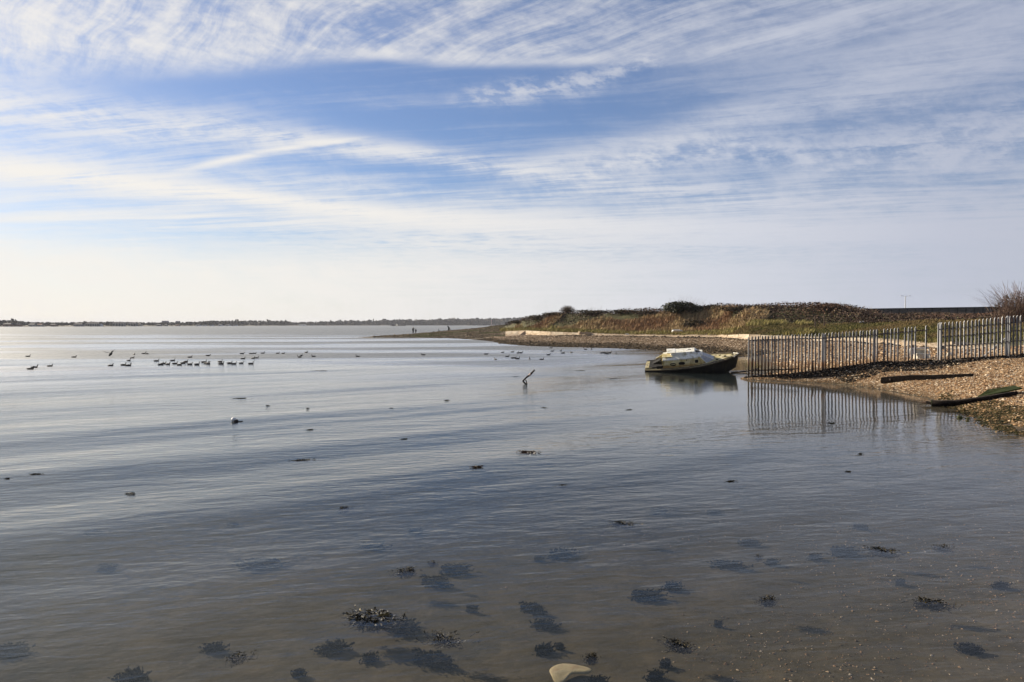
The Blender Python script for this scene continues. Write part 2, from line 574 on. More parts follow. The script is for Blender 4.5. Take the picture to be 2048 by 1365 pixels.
def mat_noise(name, c1, c2, scale=4.0, rough=0.8, bump=0.0, c3=None, spec=0.3, coords='Object', metal=0.0):
    """two or three real colours mottled together"""
    m, nt, b = new_mat(name)
    p = pos(nt, coords)
    n = noise(nt, p, scale, 5, 0.6)
    st = [(0.32, c1), (0.66, c2)] if c3 is None else [(0.28, c1), (0.5, c2), (0.7, c3)]
    nt.links.new(ramp(nt, n, st), b.inputs['Base Color'])
    b.inputs['Roughness'].default_value = rough
    b.inputs['Specular IOR Level'].default_value = spec
    b.inputs['Metallic'].default_value = metal
    if bump:
        set_bump(nt, b, noise(nt, p, scale * 3, 4, 0.6), bump)
    return m


def mat_island(name, stops, rough=0.85, spec=0.2, transl=0.0, tint=None):
    """colour varies from piece to piece"""
    m, nt, b = new_mat(name)
    g = nt.nodes.new('ShaderNodeNewGeometry')
    rnd = S(nt, g.outputs['Random Per Island'])
    c = ramp(nt, rnd, stops)
    if tint:
        n = noise(nt, g.outputs['Position'], tint[0], 3, 0.5)
        c = mixc(nt, n.ss(tint[1], tint[2]), c, tint[3])
    nt.links.new(c, b.inputs['Base Color'])
    b.inputs['Roughness'].default_value = rough
    b.inputs['Specular IOR Level'].default_value = spec
    return m


# ------------------------------------------------------------------ ground
def build_ground():
    ang = np.concatenate([np.linspace(-math.pi, R(-42), 50)[:-1], np.linspace(R(-42), R(-12), 90)[:-1], np.linspace(R(-12), R(40), 520)[:-1], np.linspace(R(40), math.pi, 60)])
    rad = np.concatenate([[0.2, 1.0, 2.0], np.geomspace(3, 20, 70)[:-1], np.geomspace(20, 60, 150)[:-1], np.geomspace(60, 230, 190)[:-1], np.geomspace(230, 6000, 26)])
    A, Rr = np.meshgrid(ang, rad, indexing='ij')
    X, Y = np.sin(A) * Rr, np.cos(A) * Rr
    Z = ground(X.ravel(), Y.ravel())
    V = np.stack([X.ravel(), Y.ravel(), Z], 1)
    na, nr = A.shape
    i = (np.arange(na - 1)[:, None] * nr + np.arange(nr - 1)[None, :]).ravel()
    Fc = np.stack([i, i + 1, i + nr + 1, i + nr], 1)
    m, nt, b = new_mat('shore_ground')
    p = pos(nt, 'World')
    x, y, z = sep(nt, p)
    n1 = noise(nt, p, 0.5, 5, 0.6)
    n2 = noise(nt, p, 3.0, 5, 0.65)
    n3 = noise(nt, p, 14.0, 4, 0.6)
    sand = ramp(nt, n2, [(0.3, (.056, .044, .023)), (0.5, (.080, .063, .033)), (0.7, (.115, .088, .047))])
    sand = mixc(nt, n3.ss(.58, .74), sand, (.11, .082, .052))
    sand = mixc(nt, noise(nt, p, 1.1, 5, .6).ss(.56, .7, 0, .6), sand, (.024, .024, .014))
    vs = voronoi(nt, p, 11.0)
    vr = sep(nt, vs)[0]
    sh = ramp(nt, vr, [(0.0, (.10, .065, .035)), (.3, (.24, .155, .085)), (.6, (.37, .27, .17)), (.85, (.50, .41, .30)), (1.0, (.66, .60, .50))])
    wetsh = ramp(nt, vr, [(0.0, (.020, .015, .010)), (.5, (.055, .040, .022)), (.85, (.11, .08, .045)), (1.0, (.2, .16, .11))])
    soil = ramp(nt, n2, [(0.3, (.030, .026, .012)), (0.55, (.065, .060, .020)), (0.75, (.10, .085, .035))])
    zn = z + (n1 - 0.5) * 0.22
    c = mixc(nt, zn.ss(-0.10, 0.02), sand, wetsh)
    # the far beach carries weed on its lower half, the near one only a narrow strip
    tide = y.ss(36, 52, 0.10, 0.22)
    c = mixc(nt, (zn - tide).ss(-0.05, 0.10), c, sh)
    c = mixc(nt, (zn + (n2 - .5) * .4).ss(1.12, 1.5), c, soil)
    nt.links.new(c, b.inputs['Base Color'])
    b.inputs['Roughness'].default_value = 0.9
    b.inputs['Specular IOR Level'].default_value = 0.2
    vd = S(nt, voronoi(nt, p, 11.0, 'Distance'))
    set_bump(nt, b, vd * -1.0 * z.ss(-.04, .08, .12, 1) + n2 * .6, 0.03)
    o = arrays_obj('ground', V, Fc, m, smooth=True)
    tag(o, 'shore ground, seabed and grassy headland', None, None, 'structure')


build_ground()


# ------------------------------------------------------------------ water
def build_water():
    m = bpy.data.materials.new('sea_water')
    m.use_nodes = True
    nt = m.node_tree
    nt.nodes.clear()
    L = nt.links.new
    out = nt.nodes.new('ShaderNodeOutputMaterial')
    p = pos(nt, 'World')
    x, y, z = sep(nt, p)

    def rot(a, sx, sy, seed):
        ca, sa = math.cos(R(a)), math.sin(R(a))
        return comb(nt, (x * ca + y * sa) * sx, (y * ca - x * sa) * sy, seed)
    dist = (x * x + y * y).m('SQRT')
    patch = noise(nt, rot(8, .022, .060, 1.0), 1.0, 3, .5)
    calm = (patch.ss(.45, .56) + y.ss(150, 230)).clamp()
    swell = noise(nt, rot(38, .05, .22, 2.0), 1.0, 2, .45)
    chop = noise(nt, rot(20, .75, 1.9, 3.0), 1.0, 3, .5, .4)
    rip = noise(nt, rot(10, 2.6, 6.5, 4.0), 1.0, 3, .55, .3)
    # sheltered towards the beach on the right, ruffled in the open water
    open_ = (y.ss(14, 60) * (x - y * .25).ss(-2, -14)).clamp()
    ruf = (calm * .85 + .15) * (open_ * .95 + .05)
    shelter = (x - y * .25).ss(-6, 0.5, 1.0, .16) * y.ss(14, 23, 0, 1) + y.ss(23, 14, 0, 1)
    h = swell * shelter * 0.24 + chop * (ruf * 0.05 + 0.017) * shelter + rip * (ruf * 0.02 + 0.0085) * shelter
    bump = nt.nodes.new('ShaderNodeBump')
    bump.inputs['Distance'].default_value = 1.0
    bump.inputs['Strength'].default_value = 1.0
    L(h.k, bump.inputs['Height'])
    # wavelets finer than a pixel further out act as roughness: spread of their slopes
    sg = dist.ss(10, 70) * (ruf * .17) + .0008
    geo = nt.nodes.new('ShaderNodeNewGeometry')
    dt = nt.nodes.new('ShaderNodeVectorMath'); dt.operation = 'DOT_PRODUCT'
    L(geo.outputs['Incoming'], dt.inputs[0]); L(bump.outputs[0], dt.inputs[1])
    ci = S(nt, dt.outputs['Value']).m('ABSOLUTE')
    # reflectance of a rough water surface, the same from above and below
    ex = (sg * -2.69).m('EXPONENT') * 6.2
    fres = ((ci.inv().m('MAXIMUM', 0.0)).m('POWER', ex) * 0.98 / (sg.m('POWER', 1.5) * 22.7 + 1.0) + 0.014).clamp()
    gl = nt.nodes.new('ShaderNodeBsdfGlossy')
    L((sg * 1.414).m('SQRT').k, gl.inputs['Roughness'])
    gl.inputs['Color'].default_value = (1, 1, 1, 1)
    L(bump.outputs[0], gl.inputs['Normal'])
    tr = nt.nodes.new('ShaderNodeBsdfTransparent')
    tr.inputs['Color'].default_value = (1, 1, 1, 1)
    mx = nt.nodes.new('ShaderNodeMixShader')
    L(fres.k, mx.inputs[0]); L(tr.outputs[0], mx.inputs[1]); L(gl.outputs[0], mx.inputs[2])
    L(mx.outputs[0], out.inputs['Surface'])
    vol = nt.nodes.new('ShaderNodeVolumePrincipled')
    vol.inputs['Color'].default_value = (.030, .042, .045, 1)
    vol.inputs['Density'].default_value = 0.85
    vol.inputs['Anisotropy'].default_value = 0.3
    L(vol.outputs[0], out.inputs['Volume'])
    mb = MB()
    n = 48
    top = [(7000 * math.cos(k * 2 * math.pi / n), 7000 * math.sin(k * 2 * math.pi / n), 0) for k in range(n)]
    bot = [(a, b, -8.0) for a, b, _ in top]
    mb.loft([[Vector(v) for v in bot], [Vector(v) for v in top]])
    o = mb.build('water', m)
    tag(o, 'calm rippled sea water', None, None, 'structure')


build_water()


# ------------------------------------------------------------------ far shore across the water
FAR_PTS = [(-700, 900), (-200, 930), (0, 950), (200, 1050), (400, 1350), (560, 1750), (760, 2150), (1000, 2300), (1300, 2400), (2000, 2500)]
FAR_TOP = [(-700, 645), (0, 643.5), (30, 643), (60, 646), (130, 646.5), (190, 645.5), (240, 645.5), (300, 646.5), (390, 645.5), (420, 644), (500, 643.5), (570, 643.5), (590, 646), (640, 645), (700, 643.5), (760, 643), (800, 641.5), (860, 642), (900, 640), (960, 640.5), (1000, 639.5), (1050, 638.5), (1300, 639), (2000, 640)]


def far_d(px):
    return float(np.interp(px, [p[0] for p in FAR_PTS], [p[1] for p in FAR_PTS]))


def far_shore():
    mb = MB()
    rings = []
    for px in np.linspace(-700, 2000, 70):
        d = far_d(px)
        x = (px - 1024) / F
        prof = [(d - 6, -1.5), (d, 0.15), (d + 12, 0.9), (d + 60, 1.6), (d + 500, 3.0), (d + 900, -2)]
        rings.append([Vector((x * a, a, b)) for a, b in prof])
    mb.loft(rings, cap=False, closed=False)
    o = mb.build('far_shore', mat_noise('far_shore_ground', (.06, .055, .035), (.12, .10, .07), .02, .9, coords='Object'))
    tag(o, None, None, None, 'structure')
    # woods and hedges: leaf-clump faces spread through crowns
    V, Fc = [], []
    n = 0
    for k in range(3800):
        px = random.uniform(-500, 1350)
        d = far_d(px) + random.uniform(8, 260)
        top = float(np.interp(px, [p[0] for p in FAR_TOP], [p[1] for p in FAR_TOP]))
        zt = CAMH + (650 - top) * d / F
        hgt = max(2.5, zt * random.uniform(.72, 1.18) - 0.6)
        if random.random() < .03:
            hgt *= 1.22
        cr = hgt * random.uniform(.35, .65)
        c = Vector(((px - 1024) / F * d, d, 0.6))
        for j in range(22):
            t = random.uniform(.12, 1)
            rad = cr * math.sqrt(max(0.03, 1 - (t * 1.02 - .25) ** 2 * 1.2)) * random.uniform(.3, 1)
            an = random.uniform(0, 6.283)
            q = c + Vector((math.cos(an) * rad, math.sin(an) * rad, hgt * t))
            s = hgt * random.uniform(.09, .19)
            e = Euler((random.uniform(0, 3), random.uniform(0, 3), random.uniform(0, 3))).to_matrix()
            for v in ((-s, -s, 0), (s, -s * .6, 0), (s * .8, s, 0), (-s * .7, s * .8, 0)):
                V.append(q + e @ Vector(v))
            Fc.append((n, n + 1, n + 2, n + 3)); n += 4
    m = mat_island('far_woods_foliage', [(0, (.036, .030, .029)), (.5, (.066, .053, .047)), (.8, (.092, .074, .06)), (1, (.06, .062, .04))])
    o = arrays_obj('far_woods', np.array([tuple(v) for v in V]), Fc, m)
    tag(o, 'winter woods and hedges along the far shore', 'woods', None, 'stuff')


far_shore()
M_CREAM = mat_noise('render_cream', (.38, .34, .28), (.50, .46, .38), .4, .9)
M_BRICK = mat_noise('brick_far', (.20, .11, .075), (.28, .16, .11), .4, .9)
M_GREYB = mat_noise('concrete_far', (.16, .145, .15), (.23, .21, .215), .4, .9)
M_PURP = mat_noise('panel_far', (.25, .21, .28), (.32, .28, .36), .4, .9)
M_SLATE = mat_noise('roof_slate', (.055, .05, .055), (.09, .08, .085), .6, .8)
M_TILE = mat_noise('roof_tile', (.16, .075, .05), (.22, .10, .07), .6, .9)
M_WHITEF = mat_noise('white_render_far', (.62, .62, .62), (.74, .74, .73), .4, .8)
M_GLASSF = mat_noise('dark_glass_far', (.02, .025, .03), (.04, .045, .05), 1, .2, spec=.6)


def far_building(px, back, wpx, top_row, wall, roofm, label, name='house', cat='house', gable=True, bays=0, storeys=2, depth=9, base_z=0.8):
    d = far_d(px) + back
    w = wpx / F * d
    ztop = CAMH + (650 - top_row) * d / F
    x = (px - 1024) / F * d
    rt = empty(name, (x, d, 0.0), -math.atan2(x, d) * .3)
    tag(rt, label, cat, 'buildings on the far shore')
    zr = ztop if not gable else base_z + (ztop - base_z) * .62
    MB().box((0, 0, zr / 2), (w, depth, zr)).build('wall', wall, rt)
    if gable:
        MB().add([(-w / 2 - .3, -depth / 2 - .3, zr), (w / 2 + .3, -depth / 2 - .3, zr), (w / 2 + .3, depth / 2 + .3, zr), (-w / 2 - .3, depth / 2 + .3, zr), (-w / 2 + w * .1, 0, ztop), (w / 2 - w * .1, 0, ztop)],
                 [(0, 1, 5, 4), (2, 3, 4, 5), (1, 2, 5), (3, 0, 4), (3, 2, 1, 0)]).build('roof', roofm, rt)
    else:
        MB().box((0, 0, zr + .2), (w + .5, depth + .5, .4)).build('roof', roofm, rt)
    nb = bays or max(1, int(w / 6))
    sh = zr / storeys
    wm = MB().box((0, 0, 0), (min(w / nb * .45, 2.2), .12, sh * .45)).mesh('window', M_GLASSF)
    if nb * storeys <= 24:
        for i in range(nb):
            for s in range(storeys):
                o = bpy.data.objects.new('window', wm)
                o.location = (-w / 2 + w * (i + .5) / nb, -depth / 2 - .05, sh * (s + .55))
                link(o, rt)
    if name == 'apartment_block':
        bm_ = MB().box((0, 0, zr * .5), (w / nb * .22, .9, zr)).mesh('bay', M_CREAM)
        for i in range(nb + 1):
            o = bpy.data.objects.new('bay', bm_)
            o.location = (-w / 2 + w * i / nb, -depth / 2 - .3, 0)
            link(o, rt)
    return rt


FB = far_building
FB(17, 6, 14, 646.5, M_BRICK, M_SLATE, 'reddish brick block at far left end of the distant shore', 'brick_block', 'building', storeys=3)
FB(37, 6, 9, 647.5, M_BRICK, M_SLATE, 'smaller brick house just right of the far-left brick block')
FB(66, 5, 11, 647.5, M_CREAM, M_SLATE, 'cream house on the far shore above the leftmost geese')
FB(81, 5, 10, 648, M_CREAM, M_TILE, 'cream house with reddish roof beside another cream house, far left shore')
FB(108, 5, 9, 648, M_BRICK, M_SLATE, 'brown house alone between cream houses and long grey block')
FB(158, 5, 16, 647, M_GREYB, M_SLATE, 'low grey terrace left of the dark roofed apartment block', 'terrace', 'building', storeys=2)
FB(187, 8, 26, 645, M_GREYB, M_SLATE, 'dark roofed apartment block with pale bays, left of the white gable', 'apartment_block', 'building', bays=6, storeys=3)
FB(202, 3, 3.4, 648, M_WHITEF, M_WHITEF, 'tiny bright white gabled house between two apartment blocks', 'gabled_house')
FB(236, 8, 26, 644.5, M_GREYB, M_SLATE, 'apartment block with pale bays just right of the white gable', 'apartment_block', 'building', bays=5, storeys=3)
FB(266, 8, 15, 645, M_GREYB, M_SLATE, 'narrow apartment block, rightmost of the three with pale bays', 'apartment_block', 'building', bays=3, storeys=3)
FB(280, 6, 6, 647, M_CREAM, M_SLATE, 'small pale house right of the apartment blocks')
FB(318, 6, 9, 648.5, M_GREYB, M_SLATE, 'low grey house in front of the wide purple tower')
FB(331, 260, 9, 642.5, M_PURP, M_PURP, 'wide purplish tower block rising above the far tree line', 'tower_block', 'building', gable=False, storeys=4, bays=4, depth=14)
FB(356, 260, 4.8, 643, M_PURP, M_PURP, 'narrow purplish tower block rising above the trees, right of the wide one', 'tower_block', 'building', gable=False, storeys=4, bays=2, depth=14)
FB(333, 2, 3.5, 648.5, M_CREAM, M_SLATE, 'tiny cream house on the shore below the wide tower')
FB(356, 1, 7, 650, M_CREAM, M_TILE, 'yellowish low house on the shore below the narrow tower')
for px, w, row, lab in ((397, 9, 649.5, 'white roofed house at the left of the far waterfront row'), (409, 7, 650, 'second white house of the far waterfront row'), (423, 8, 649.8, 'third white house of the far waterfront row'),
                        (441, 6, 648.8, 'fourth white house, in the middle of the far waterfront row'), (456, 8, 649.5, 'fifth white house of the far waterfront row'), (470, 9, 650, 'long white house at the right end of the far waterfront row')):
    FB(px, 4, w, row, M_WHITEF, M_SLATE, lab, 'waterfront_house', 'house')
FB(605, 4, 14, 649.8, M_WHITEF, M_WHITEF, 'long low white shed on the far shore, left of the spit', 'shed', 'shed', depth=14)
FB(624, 4, 10, 650, M_CREAM, M_SLATE, 'low cream shed right of the long white shed', 'shed', 'shed', depth=12)
FB(655, 4, 7, 650, M_CREAM, M_TILE, 'tiny cream house on the wooded far shore, left of the spit tip')
FB(985, 6, 8, 648.7, M_CREAM, M_TILE, 'tiny pale house on the far shore just left of the headland')

M_HULLW = mat_noise('white_gelcoat', (.62, .62, .60), (.78, .78, .76), 2, .4, spec=.5)
M_SAIL = mat_noise('sailcloth', (.75, .74, .70), (.85, .84, .80), 1, .8)
_nt = M_SAIL.node_tree
_tl = _nt.nodes.new('ShaderNodeBsdfTranslucent'); _tl.inputs[0].default_value = (.8, .79, .75, 1)
_mx = _nt.nodes.new('ShaderNodeMixShader'); _mx.inputs[0].default_value = .55
_nt.links.new(_nt.nodes['Principled BSDF'].outputs[0], _mx.inputs[1]); _nt.links.new(_tl.outputs[0], _mx.inputs[2])
_nt.links.new(_mx.outputs[0], [n for n in _nt.nodes if n.type == 'OUTPUT_MATERIAL'][0].inputs[0])
M_DARKHULL = mat_noise('dark_hull_far', (.02, .02, .025), (.05, .045, .04), 1, .6)
M_ALU = mat_noise('mast_metal', (.35, .35, .36), (.5, .5, .5), 2, .4)


def hull_sections(L, B, H, n=9, keel=.35):
    rings = []
    for i in range(n):
        t = i / (n - 1)
        x = -L / 2 + L * t
        b = B / 2 * (0.78 + .22 * math.sin(t * math.pi * .8)) * (1 - max(0, (t - .5) / .5) ** 2.2) + .012
        h = H * (1 + .35 * max(0, t - .4) ** 1.5)
        k = -keel * (1 - max(0, (t - .7) / .3) ** 2)
        rings.append([Vector((x, -b, h)), Vector((x, -b * .96, h * .3)), Vector((x, -b * .6, k * .7)), Vector((x, 0, k)), Vector((x, b * .6, k * .7)), Vector((x, b * .96, h * .3)), Vector((x, b, h))])
    return rings


def sail_boat(px, row, L, label):
    p = on_water(px, row)
    rt = empty('sailing_boat', p)
    tag(rt, label, 'boat')
    MB().loft(hull_sections(L, L * .3, L * .09)).build('hull', M_HULLW, rt)
    MB().tube([(L * .05, 0, 0), (L * .05, 0, L * 1.15)], L * .012).build('mast', M_ALU, rt)
    MB().add([(L * .04, 0, L * .18), (-L * .42, .3, L * .18), (L * .04, .02, L * 1.1), (-L * .1, .35, L * .6), (L * .04, .04, L * .18), (-L * .42, .34, L * .18), (L * .04, .06, L * 1.1), (-L * .1, .39, L * .6)],
             [(0, 1, 3, 2), (4, 6, 7, 5), (0, 2, 6, 4), (0, 4, 5, 1), (1, 5, 7, 3), (3, 7, 6, 2)]).build('mainsail', M_SAIL, rt)
    MB().add([(L * .07, 0, L * .2), (L * .48, .1, L * .15), (L * .07, 0, L * .95), (L * .07, .03, L * .2), (L * .48, .13, L * .15), (L * .07, .03, L * .95)],
             [(0, 1, 2), (3, 5, 4), (0, 3, 4, 1), (1, 4, 5, 2), (2, 5, 3, 0)]).build('jib', M_SAIL, rt)


sail_boat(793.5, 652.3, 5.2, 'small white sailing boat on the water beyond the shingle spit')
p = on_water(792, 652.6)
rt = tag(empty('moored_barge', p + Vector((0, 25, 0))), 'long low dark barge lying behind the small white sailing boat', 'barge')
MB().loft(hull_sections(30, 5, .8)).build('hull', M_DARKHULL, rt)
MB().box((-9, 0, 1.3), (5, 3, 1.4), taper=.9).build('deckhouse', M_DARKHULL, rt)

for i, (px, row, L, lab) in enumerate(((19, 653.9, 3.0, 'leftmost tiny white boat moored along the far shore'), (168, 653.3, 3.0, 'tiny pale boat moored below the grey terrace'),
                                      (243, 653.2, 4.4, 'tiny white boat moored below the middle apartment block'), (287, 653, 4.5, 'tiny grey boat moored right of the apartment blocks'),
                                      (446, 652.6, 5, 'tiny white boat moored below the middle of the waterfront row'), (462, 652.6, 4, 'tiny white boat moored below the end of the waterfront row'),
                                      (475, 652.5, 3.5, 'tiny white boat moored just right of the waterfront row'), (700, 652.2, 4, 'tiny white boat near the far woods, left of the sailing boat'),
                                      (832, 651.9, 4, 'tiny white boat moored behind the two people'), (953, 651.8, 5, 'tiny white boat behind the spit, near the propped panel'), (975, 651.8, 4, 'tiny white boat just left of the headland tip'))):
    p = on_water(px, row)
    rt = tag(empty('moored_boat', p, random.uniform(-.5, .5)), lab, 'boat', 'boats moored off the far shore')
    MB().loft(hull_sections(L, L * .32, L * .14)).build('hull', M_HULLW if i != 3 else M_DARKHULL, rt)
    MB().box((-L * .05, 0, L * .19), (L * .35, L * .2, L * .14), taper=.8).build('cabin', M_HULLW, rt)
# red and white mast on the far shore
p = Vector(((983 - 1024) / F * 2280, 2280, 0))
rt = tag(empty('beacon_mast', p), 'thin red and white beacon mast on the far shore near the headland', 'mast')
for i in range(6):
    MB().tube([(0, 0, i * 3.2), (0, 0, i * 3.2 + 3.2)], .55).build('band', mat_noise('mast_paint', (.5, .09, .06), (.6, .12, .08), 1) if i % 2 == 0 else M_WHITEF, rt)
# pointed conifers by the far shore
M_CONIF = mat_island('conifer_leaf', [(0, (.018, .024, .016)), (1, (.04, .05, .028))])
M_TRUNK = mat_noise('tree_bark', (.05, .038, .028), (.10, .08, .06), 3, .9)


def conifer(px, row, label):
    d = far_d(px) + 30
    h = CAMH + (650 - row) * d / F
    rt = tag(empty('conifer_tree', ((px - 1024) / F * d, d, .5)), label, 'tree', 'conifers on the far shore')
    MB().tube([(0, 0, 0), (0, 0, h * .9)], [h * .025, h * .006]).build('trunk', M_TRUNK, rt)
    V, Fc = [], []
    for j in range(170):
        t = random.random() ** .8
        r_ = h * .16 * (1 - t) + .15
        an = random.uniform(0, 6.283)
        q = Vector((math.cos(an) * r_ * random.uniform(.4, 1), math.sin(an) * r_ * random.uniform(.4, 1), h * (.12 + .9 * t)))
        s = h * random.uniform(.02, .05)
        e = Euler((random.uniform(-.8, .8), random.uniform(-.8, .8), an)).to_matrix()
        n = len(V)
        V += [tuple(q + e @ Vector(v)) for v in ((-s, -s, 0), (s * 1.5, -s, -s), (s * 1.5, s, -s), (-s, s, s))]
        Fc.append((n, n + 1, n + 2, n + 3))
    arrays_obj('crown', V, Fc, M_CONIF, rt)


for px, row, lab in ((538, 642.5, 'broad dark conifer, leftmost of the far shore conifers'), (549, 643, 'dark pointed conifer, second from the left on the far shore'), (556, 642.2, 'dark pointed conifer in the middle of the far shore group'),
                     (564, 642.5, 'dark pointed conifer right of the middle one on the far shore'), (571, 641, 'slender tall conifer, rightmost of the far shore group'), (747, 639, 'single slender tree spire above the woods left of the sailing boat')):
    conifer(px, row, lab)


# ------------------------------------------------------------------ shingle
OCT_V = np.array([(1, 0, 0), (0, 1, 0), (-1, 0, 0), (0, -1, 0), (.25, .2, .75), (0, 0, -.8)], float)
OCT_F = np.array([(0, 1, 4), (1, 2, 4), (2, 3, 4), (3, 0, 4), (1, 0, 5), (2, 1, 5), (3, 2, 5), (0, 3, 5)])
CUBE_V = np.array([(x, y, z) for z in (-1, 1) for y in (-1, 1) for x in (-1, 1)], float) * .62
ICO = None


def stone_base():
    bm = bmesh.new()
    bmesh.ops.create_icosphere(bm, subdivisions=1, radius=1)
    V = np.array([tuple(v.co) for v in bm.verts]); Fc = np.array([[v.index for v in f.verts] for f in bm.faces])
    bm.free()
    return V, Fc


ICO_V, ICO_F = stone_base()


def scatter(name, P, size, base, mat, flat=(.45, .8), smooth=False, sink=.25, jit=.25, label=None, cat=None):
    n = len(P)
    BV, BF = base
    k = len(BV)
    s = size[:, None] * np.stack([rng.uniform(.7, 1.25, n), rng.uniform(.6, 1.0, n), rng.uniform(flat[0], flat[1], n)], 1)
    V = BV[None] * (1 + rng.uniform(-jit, jit, (n, k, 1)))
    V = V * s[:, None, :]
    a = rng.uniform(0, 6.283, n); b_ = rng.uniform(-.45, .45, n)
    ca, sa, cb, sb = np.cos(a)[:, None], np.sin(a)[:, None], np.cos(b_)[:, None], np.sin(b_)[:, None]
    x, y, z = V[..., 0], V[..., 1], V[..., 2]
    x, z = x * cb - z * sb, x * sb + z * cb
    x, y = x * ca - y * sa, x * sa + y * ca
    V = np.stack([x, y, z], -1) + P[:, None, :]
    V[..., 2] += (s[:, 2] * (1 - sink * 2))[:, None] * .6
    Fc = (BF[None] + (np.arange(n) * k)[:, None, None]).reshape(-1, BF.shape[1])
    o = arrays_obj(name, V.reshape(-1, 3), Fc, mat, smooth=smooth)
    return tag(o, label, cat, None, 'stuff')


def sample(n, px0, px1, y0, y1, cond, power=1.0):
    """random ground points between two bearings and depths"""
    t = rng.random(n) ** power
    Y = y0 + (y1 - y0) * t
    px = rng.uniform(px0, px1, n)
    X = (px - 1024) / F * Y
    Z = ground(X, Y)
    k = cond(px, X, Y, Z, zone(X, Y))
    return np.stack([X, Y, Z], 1)[k]


SH = [(0, (.05, .030, .016)), (.2, (.15, .080, .034)), (.42, (.28, .16, .073)), (.64, (.36, .23, .115)), (.84, (.46, .34, .21)), (.96, (.60, .50, .37)), (1, (.07, .06, .06))]
M_PEB = mat_island('pebble', SH, .75, .3)
M_PEBO = mat_island('pebble_orange', [(0, (.10, .055, .022)), (.4, (.26, .145, .06)), (.75, (.38, .25, .13)), (1, (.55, .46, .34))], .7, .3)
M_PEBW = mat_island('pebble_wet', [(0, (.022, .015, .008)), (.55, (.065, .044, .022)), (.88, (.12, .085, .045)), (1, (.22, .16, .10))], .8, .15)
M_PEBG = mat_island('pebble_weedy', [(0, (.012, .012, .006)), (.45, (.038, .034, .012)), (.7, (.08, .055, .022)), (.88, (.16, .10, .05)), (1, (.28, .20, .11))], .85, .12)

P = sample(190000, 1480, 2130, 15, 36, lambda px, x, y, z, k: (z > .22 + .35 * vnoise(x * .8, y * .8, 8)) & (k < 5.6), .8)
scatter('beach_shingle', P, rng.lognormal(math.log(.023), .42, len(P)), (OCT_V, OCT_F), M_PEB, label='pale loose shingle on the near beach in front of the fence', cat='shingle')
P = sample(110000, 1470, 2130, 15, 36, lambda px, x, y, z, k: (z > .02) & (z < .42 + .35 * vnoise(x * .8, y * .8, 8)) & (k < 5.6) & (px < 2000 + 250 * vnoise(x, y, 4)), .8)
scatter('tideline_shingle', P, rng.lognormal(math.log(.021), .42, len(P)), (OCT_V, OCT_F), M_PEBO, label='orange brown shingle along the near waterline', cat='shingle')
P = sample(52000, 1880, 2130, 14, 26, lambda px, x, y, z, k: (z > -.06) & (z < .22 + .25 * vnoise(x * .8, y * .8, 9)) & (k < 4) & (vnoise(x * 1.1, y * 1.1, 31) > -.12))
scatter('weedy_stones', P, rng.lognormal(math.log(.024), .4, len(P)), (OCT_V, OCT_F), M_PEBG, label='weed covered stones at the right waterline', cat='stones')
P = sample(70000, 1495, 2130, 34, 86, lambda px, x, y, z, k: (z > .10) & (k > 4.2) & (k < 6.95) & (px > 1500 + (y - 34) * 0.2), 1.1)
scatter('back_shingle', P, rng.lognormal(math.log(.042), .45, len(P)), (OCT_V, OCT_F), M_PEB, label='pale stony beach behind the fence', cat='shingle')
P = sample(130000, 940, 1640, 58, 150, lambda px, x, y, z, k: (z > .18 + .25 * vnoise(x * .3, y * .3, 8)) & (k > 5.9) & (k < 6.97), 1.0)
scatter('headland_shingle', P, rng.lognormal(math.log(.055), .4, len(P)), (OCT_V, OCT_F), mat_island('pebble_headland', [(0, (.06, .040, .024)), (.3, (.14, .092, .052)), (.65, (.23, .155, .092)), (.9, (.33, .25, .16)), (1, (.48, .40, .30))], .8, .2), label='brown shingle slope below the headland', cat='shingle')
P = sample(130000, 860, 1600, 58, 150, lambda px, x, y, z, k: (z > -.03) & (z < .27 + .25 * vnoise(x * .3, y * .3, 8)) & (k > 5.5) & (k < 6.97), 1.0)
scatter('headland_weedy_stones', P, rng.lognormal(math.log(.062), .45, len(P)), (OCT_V, OCT_F), M_PEBW, label='dark weedy stones along the headland waterline', cat='stones')
P = sample(90000, 745, 1010, 130, 200, lambda px, x, y, z, k: (z > .0) & (k > 6) & (k < 10.6))
scatter('spit_shingle', P, rng.lognormal(math.log(.075), .4, len(P)), (OCT_V, OCT_F), mat_island('pebble_spit', [(0, (.03, .022, .014)), (.5, (.10, .07, .04)), (.85, (.22, .16, .09)), (1, (.4, .33, .24))], .8, .2, tint=(.08, .5, .6, (.09, .085, .03))), label='brown shingle of the low spit', cat='shingle')
P = sample(60000, 1000, 2120, 4.6, 26, lambda px, x, y, z, k: (z < -.05) & (vnoise(x * .5, y * .5, 12) + (px - 1500) / 1400 > rng.uniform(-.1, .9, len(px))))
scatter('seabed_pebbles', P, np.minimum(rng.lognormal(math.log(.007), .5, len(P)), .018), (OCT_V, OCT_F), M_PEBO, label='small pebbles and shells on the shallow seabed', cat='pebbles')
# wrack line of dark dried weed along the beach top
P = sample(60000, 1080, 1960, 33, 125, lambda px, x, y, z, k: (np.abs(k - 6.93 - .12 * vnoise(x * .3, y * .3, 6)) < .07) & (vnoise(x * .25, y * .25, 15) > -.3))
scatter('wrack_line', P, rng.lognormal(math.log(.11), .4, len(P)), (OCT_V, OCT_F), mat_island('dried_weed', [(0, (.010, .008, .006)), (.7, (.035, .026, .018)), (1, (.10, .08, .05))], .9), flat=(.3, .6), label='dark line of dried weed along the top of the beach', cat='weed')


